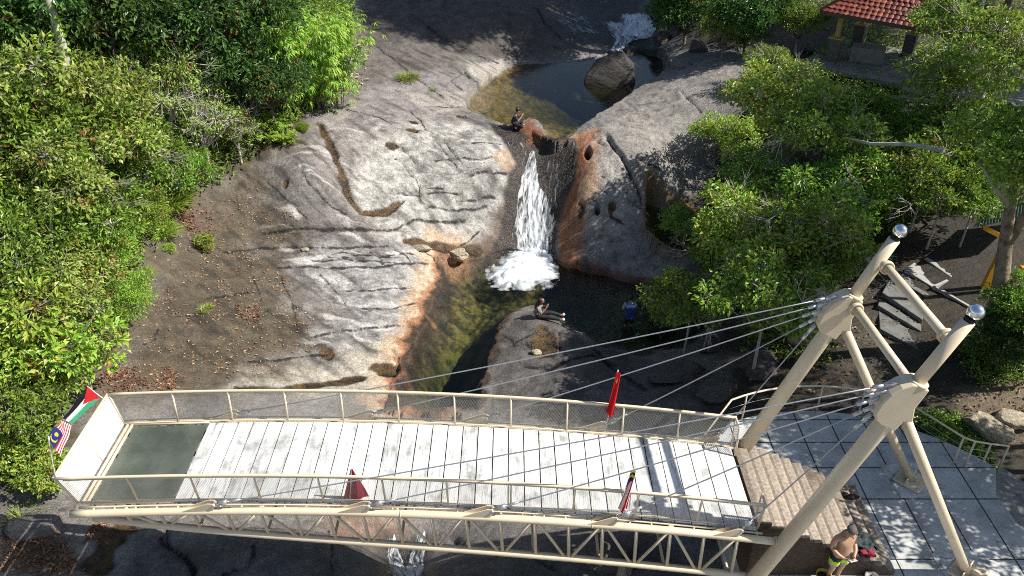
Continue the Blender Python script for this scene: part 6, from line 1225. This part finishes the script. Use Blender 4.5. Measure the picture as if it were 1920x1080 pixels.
# split slabs at the lower left
def slab(px, thick, m, label, z=None, name='rock_slab', tilt=0.0):
    c = hit(np.mean([p[0] for p in px]), np.mean([p[1] for p in px]), thick); zz = c[2] if z is None else z; W_ = [at_z(u, v, zz) for u, v in px]; bm = bmesh.new()
    n = len(W_); vs = [bm.verts.new((p[0], p[1], zz)) for p in W_] + [bm.verts.new((p[0] + .02, p[1], zz - thick - .25)) for p in W_]; bm.faces.new(vs[:n][::-1] if False else vs[:n]); bm.faces.new(vs[n:][::-1])
    for i in range(n): bm.faces.new((vs[i], vs[n + i], vs[n + (i + 1) % n], vs[(i + 1) % n]))
    bmesh.ops.recalc_face_normals(bm, faces=bm.faces[:]); bmesh.ops.bevel(bm, geom=bm.edges[:], offset=.05, segments=2, affect='EDGES'); bmesh.ops.triangulate(bm, faces=bm.faces[:]); bmesh.ops.subdivide_edges(bm, edges=bm.edges[:], cuts=3); bm.verts.index_update()
    co = np.array([v.co for v in bm.verts]); co[:, 2] += .035 * fbm(co[:, 0] * 1.5, co[:, 1] * 1.5, 5, 4); co[:, 0] += .03 * fbm(co[:, 0] * 3, co[:, 1] * 3, 6, 3); mb = MB(); mb.add(co, [[v.index for v in f.verts] for f in bm.faces], None, True); bm.free(); o = mb.build(name, m); return tag(o, label, 'rock')
slab([(8,975),(40,965),(106,949),(111,968),(100,980),(22,1000),(8,998)], .32, M_ROCK, 'thick grey rock slab with a black undercut at the lower left'); slab([(20,955),(70,945),(140,932),(135,945),(60,958),(25,962)], .15, M_ROCK, 'narrow dark rock slab behind the thick slab under the low bush'); slab([(-30,958),(10,955),(8,972),(-30,975)], .2, M_ROCK, 'rock slab cut by the left frame edge beside the thick slab')
# ================================================================== right bank: concrete treads, kerbs, shelter, pavilion
M_TREAD = simple('shaded_grey_tread_concrete', (.16,.16,.15), .9, var=.2, scale=4, bump=.5, bscale=40, dirt=(.07,.068,.06), dirt_at=(.5,.7)); M_TREADL = simple('pale_tread_concrete', (.34,.335,.31), .9, var=.15, scale=4, bump=.4, dirt=(.15,.15,.13), dirt_at=(.55,.75))
TR = [([(1650,616),(1647,575),(1729,630),(1729,659)],-.42,'lowest big grey tread of the concrete path behind the masts'),([(1646,572),(1649,560),(1729,607),(1727,621)],-.30,'narrow grey tread above the lowest big tread'),([(1654,548),(1668,524),(1733,562),(1730,600)],-.16,'wide grey tread in the middle of the concrete path'),([(1684,524),(1692,511),(1746,546),(1738,557)],-.02,'narrow tread right of the upper crossbar'),([(1696,505),(1722,486),(1768,526),(1752,540)],.10,'broad tread with a sunlit corner near the top of the path'),([(1733,484),(1776,470),(1812,502),(1784,520)],.24,'topmost sunlit tread of the concrete path')]
for px, z, lab in TR:
    W_ = [at_z(u, v, z)[:2] for u, v in px]; mb = MB(); mb.prism([tuple(p) for p in W_], z - .5, z); o = mb.build('concrete_tread', M_TREADL if 'sunlit' in lab else M_TREAD); bv = o.modifiers.new('worn', 'BEVEL'); bv.width = .02; bv.segments = 2; tag(o, lab, 'step', 'treads of the concrete path')  # sunlit treads take the paler concrete, the light is in the colour
zk = .12; PV = [(1786,541),(1853,504),(1905,470),(1980,560),(1980,650),(1920,621),(1843,580)]; tag(MB().prism([tuple(at_z(u, v, zk)[:2]) for u, v in PV], zk - .6, zk).build('shelter_pavement', M_PLAZA), kind='structure')
def kerb(px, z, w, label):
    P = [Vector(at_z(u, v, z)) for u, v in px]; mb = MB()
    for a, b in zip(P[:-1], P[1:]):
        d = (b - a).normalized(); s_ = Vector((-d.y, d.x, 0)) * w / 2; mb.prism([tuple((q)[:2]) for q in (a - s_, b - s_, b + s_, a + s_)], z - .5, z)
    return tag(mb.build('concrete_kerb', M_TREADL), label, 'kerb')
kerb([(1755,537),(1843,588),(1960,652)], .16, .09, 'long pale kerb running to the right edge below the shelter paving'); kerb([(1753,536),(1818,506)], .20, .09, 'short grey kerb beside the black drain channel')
tag(MB().prism([tuple(at_z(u, v, .05)[:2]) for u, v in [(1766,538),(1838,498),(1905,464),(1905,470),(1853,504),(1786,541)]], -.5, .05).build('drain_channel_pavement', M_JOINT), kind='structure')
# yellow shelter with a dark green sheet roof
sh_ = hit(1885, 560); zs = zk; shel = empty('yellow_shelter', tuple(sh_), 'low shelter with yellow posts and a dark green sheet roof behind the forked trunk', 'shelter'); M_YEL = simple('yellow_painted_timber', (.52,.27,.015), .5, var=.12, scale=4, dirt=(.25,.13,.02), dirt_at=(.6,.75)); M_GRN = simple('dark_green_roof_sheet', (.012,.045,.038), .45, var=.25, scale=6)
yb = sh_[1]
def plank(pts, y, t, name, m): P = [at_y(u, v, y) for u, v in pts]; return MB().prism_y([(p[0], p[2]) for p in P], y - t / 2, y + t / 2).build(name, m, shel)
yq = at_z(1845, 552, zk)[1] + .1; plank([(1836,546),(1852,554),(1886,470),(1872,474)], yq, .14, 'post', M_YEL); plank([(1900,532),(1925,545),(1935,500),(1915,500)], yq + .1, .14, 'post', M_YEL); plank([(1840,420),(1878,438),(1876,447),(1843,430)], yq + 1.6, .12, 'beam', M_YEL); 
mb = MB(); rc = [at_y(1832,425,yq + 1.5), at_y(1975,392,yq + 1.5), at_y(1975,372,yq + 3.2), at_y(1838,405,yq + 3.2)]; rc = [Vector(p) for p in rc]
for k in range(24):
    a, b = k / 24, (k + 1) / 24; A_, B_ = rc[0].lerp(rc[1], a), rc[0].lerp(rc[1], b); C_, D_ = rc[3].lerp(rc[2], b), rc[3].lerp(rc[2], a); u_ = Vector((0, 0, .05)); M1, M2 = A_.lerp(B_, .5) + u_, D_.lerp(C_, .5) + u_; mb.add([A_, M1, M2, D_, B_, C_], [(0, 1, 2, 3), (1, 4, 5, 2)])
ro = mb.build('roof', M_GRN, shel); so_ = ro.modifiers.new('thick', 'SOLIDIFY'); so_.thickness = .03
# pavilion
M_TILE = attr_mat('red_clay_roof_tiles', rough=.55, var=.22, scale=9, spec=.4, bump=.3); M_YPOST = simple('yellow_painted_post', (.50,.36,.10), .6, var=.12, dirt=(.3,.24,.1), dirt_at=(.6,.8)); M_STONE = rock_shader('rubble_stone_pillar', False, (.16,.15,.135)); M_PCONC = simple('pavilion_concrete', (.26,.25,.225), .85, var=.15, scale=3, bump=.3, dirt=(.14,.13,.11), dirt_at=(.55,.75))
FZ = 2.35; e0, e1 = at_z(1538, 21, 4.65), at_z(1690, 48, 4.65); ang = math.atan2(e1[1] - e0[1], e1[0] - e0[0]); ca, sa = math.cos(ang), math.sin(ang); PL, PD = 6.4, 4.6
def pvp(a, b, z): return Vector((e0[0] + ca * a - sa * b, e0[1] + sa * a + ca * b, z))
pav = empty('pavilion', tuple(pvp(PL / 2, PD / 2, FZ)), 'open pavilion with red clay tile roof and yellow posts at the top right', 'pavilion')
def roof_face(A, Bq, Cq, Dq, name, rows, cols):
    """tile courses between the eave A-B and the ridge D-C"""
    mb = MB(); A, Bq, Cq, Dq = map(Vector, (A, Bq, Cq, Dq)); n = (Bq - A).cross(Dq - A).normalized(); n = n if n.z > 0 else -n
    for i in range(rows):
        t0, t1 = i / rows, (i + 1.12) / rows; t1 = min(t1, 1)
        a0, b0, a1, b1 = A.lerp(Dq, t0), Bq.lerp(Cq, t0), A.lerp(Dq, t1), Bq.lerp(Cq, t1); m_ = max(1, int(cols * (b0 - a0).length / (Bq - A).length))
        for k in range(m_):
            u0, u1 = k / m_, (k + 1) / m_; col = random.choice([(.17,.030,.020),(.22,.045,.026),(.13,.022,.017),(.28,.07,.035),(.10,.02,.018)]); prev = None
            for q in range(5):
                s_ = u0 + (u1 - u0) * q / 4; h = .045 * math.sin(math.pi * q / 4) + .03; p, r = a0.lerp(b0, s_) + n * (h + .02), a1.lerp(b1, s_) + n * (h - .015)
                if prev: mb.add([prev[0], p, r, prev[1]], [(0, 1, 2, 3)], col)
                prev = (p, r)
    return mb.build(name, M_TILE, pav)
RZ = 6.4; r0, r1 = pvp(PD / 2, PD / 2, RZ), pvp(PL - PD / 2, PD / 2, RZ); c00, c10, c11, c01 = pvp(0, 0, 4.65), pvp(PL, 0, 4.65), pvp(PL, PD, 4.65), pvp(0, PD, 4.65)
roof_face(c00, c10, r1, r0, 'roof_slope', 12, 26); roof_face(c11, c01, r0, r1, 'roof_slope', 12, 26); roof_face(c01, c00, r0, r0 + Vector((.01, 0, 0)), 'roof_slope', 12, 19); roof_face(c10, c11, r1 + Vector((.01, 0, 0)), r1, 'roof_slope', 12, 19)
mb = MB()
for a, b in ((c00, r0), (c10, r1), (c11, r1), (c01, r0), (r0, r1)): mb.tube([a + Vector((0,0,.06)), b + Vector((0,0,.09))], .08, 8)
mb.build('ridge_cap', simple('ridge_clay', (.19,.05,.03), .6, var=.2), pav); mb = MB()
for a, b in ((c00, c10), (c10, c11), (c11, c01), (c01, c00)): d = (b - a).normalized(); mb.box((a + b) / 2 + Vector((0,0,-.05)), ((b - a).length - .05, .05, .16), Matrix.Rotation(math.atan2(d.y, d.x), 3, 'Z'))
mb.build('fascia', simple('dark_fascia_board', (.10,.05,.035), .6), pav)
for a, b in ((.75, .75), (PL - .75, .75), (PL - .75, PD - .75), (.75, PD - .75), (PL / 2, PD - .75)):
    z1 = FZ + 1.05; o = MB().box(pvp(a, b, (FZ + z1) / 2), (.52, .52, z1 - FZ), Matrix.Rotation(ang, 3, 'Z'), bevel=.04).build('stone_pillar', M_STONE, pav); MB().box(pvp(a, b, z1 + .03), (.6, .6, .06), Matrix.Rotation(ang, 3, 'Z')).build('pillar_cap', M_YPOST, o); MB().box(pvp(a, b, (z1 + 4.65) / 2 + .03), (.18, .18, 4.62 - z1), Matrix.Rotation(ang, 3, 'Z')).build('post', M_YPOST, pav)
MB().box(pvp(PL / 2, PD / 2 - .2, FZ - .1), (PL + .6, PD + .8, .2), Matrix.Rotation(ang, 3, 'Z'), bevel=.02).build('floor_slab', M_PCONC, pav)
for a in (.4, 2.6, 4.9): MB().box(pvp(a, -.35, FZ - .8), (.25, .25, 1.2), Matrix.Rotation(ang, 3, 'Z')).build('floor_leg', M_PCONC, pav)
MB().box(pvp(2.0, 1.7, FZ + .35), (1.5, .9, .7), Matrix.Rotation(ang + .3, 3, 'Z'), bevel=.03).build('counter', M_PCONC, pav)
zw = 2.3; tag(MB().prism([tuple(at_z(u, v, zw)[:2]) for u, v in [(1700,140),(1830,152),(2000,170),(2000,205),(1800,190),(1690,172)]], zw - .5, zw).build('walkway_path', M_PCONC), kind='structure')
kerb([(1640,178),(1770,188),(1980,214)], 2.2, .3, 'thick old kerb beam beneath the pale branches at the right')
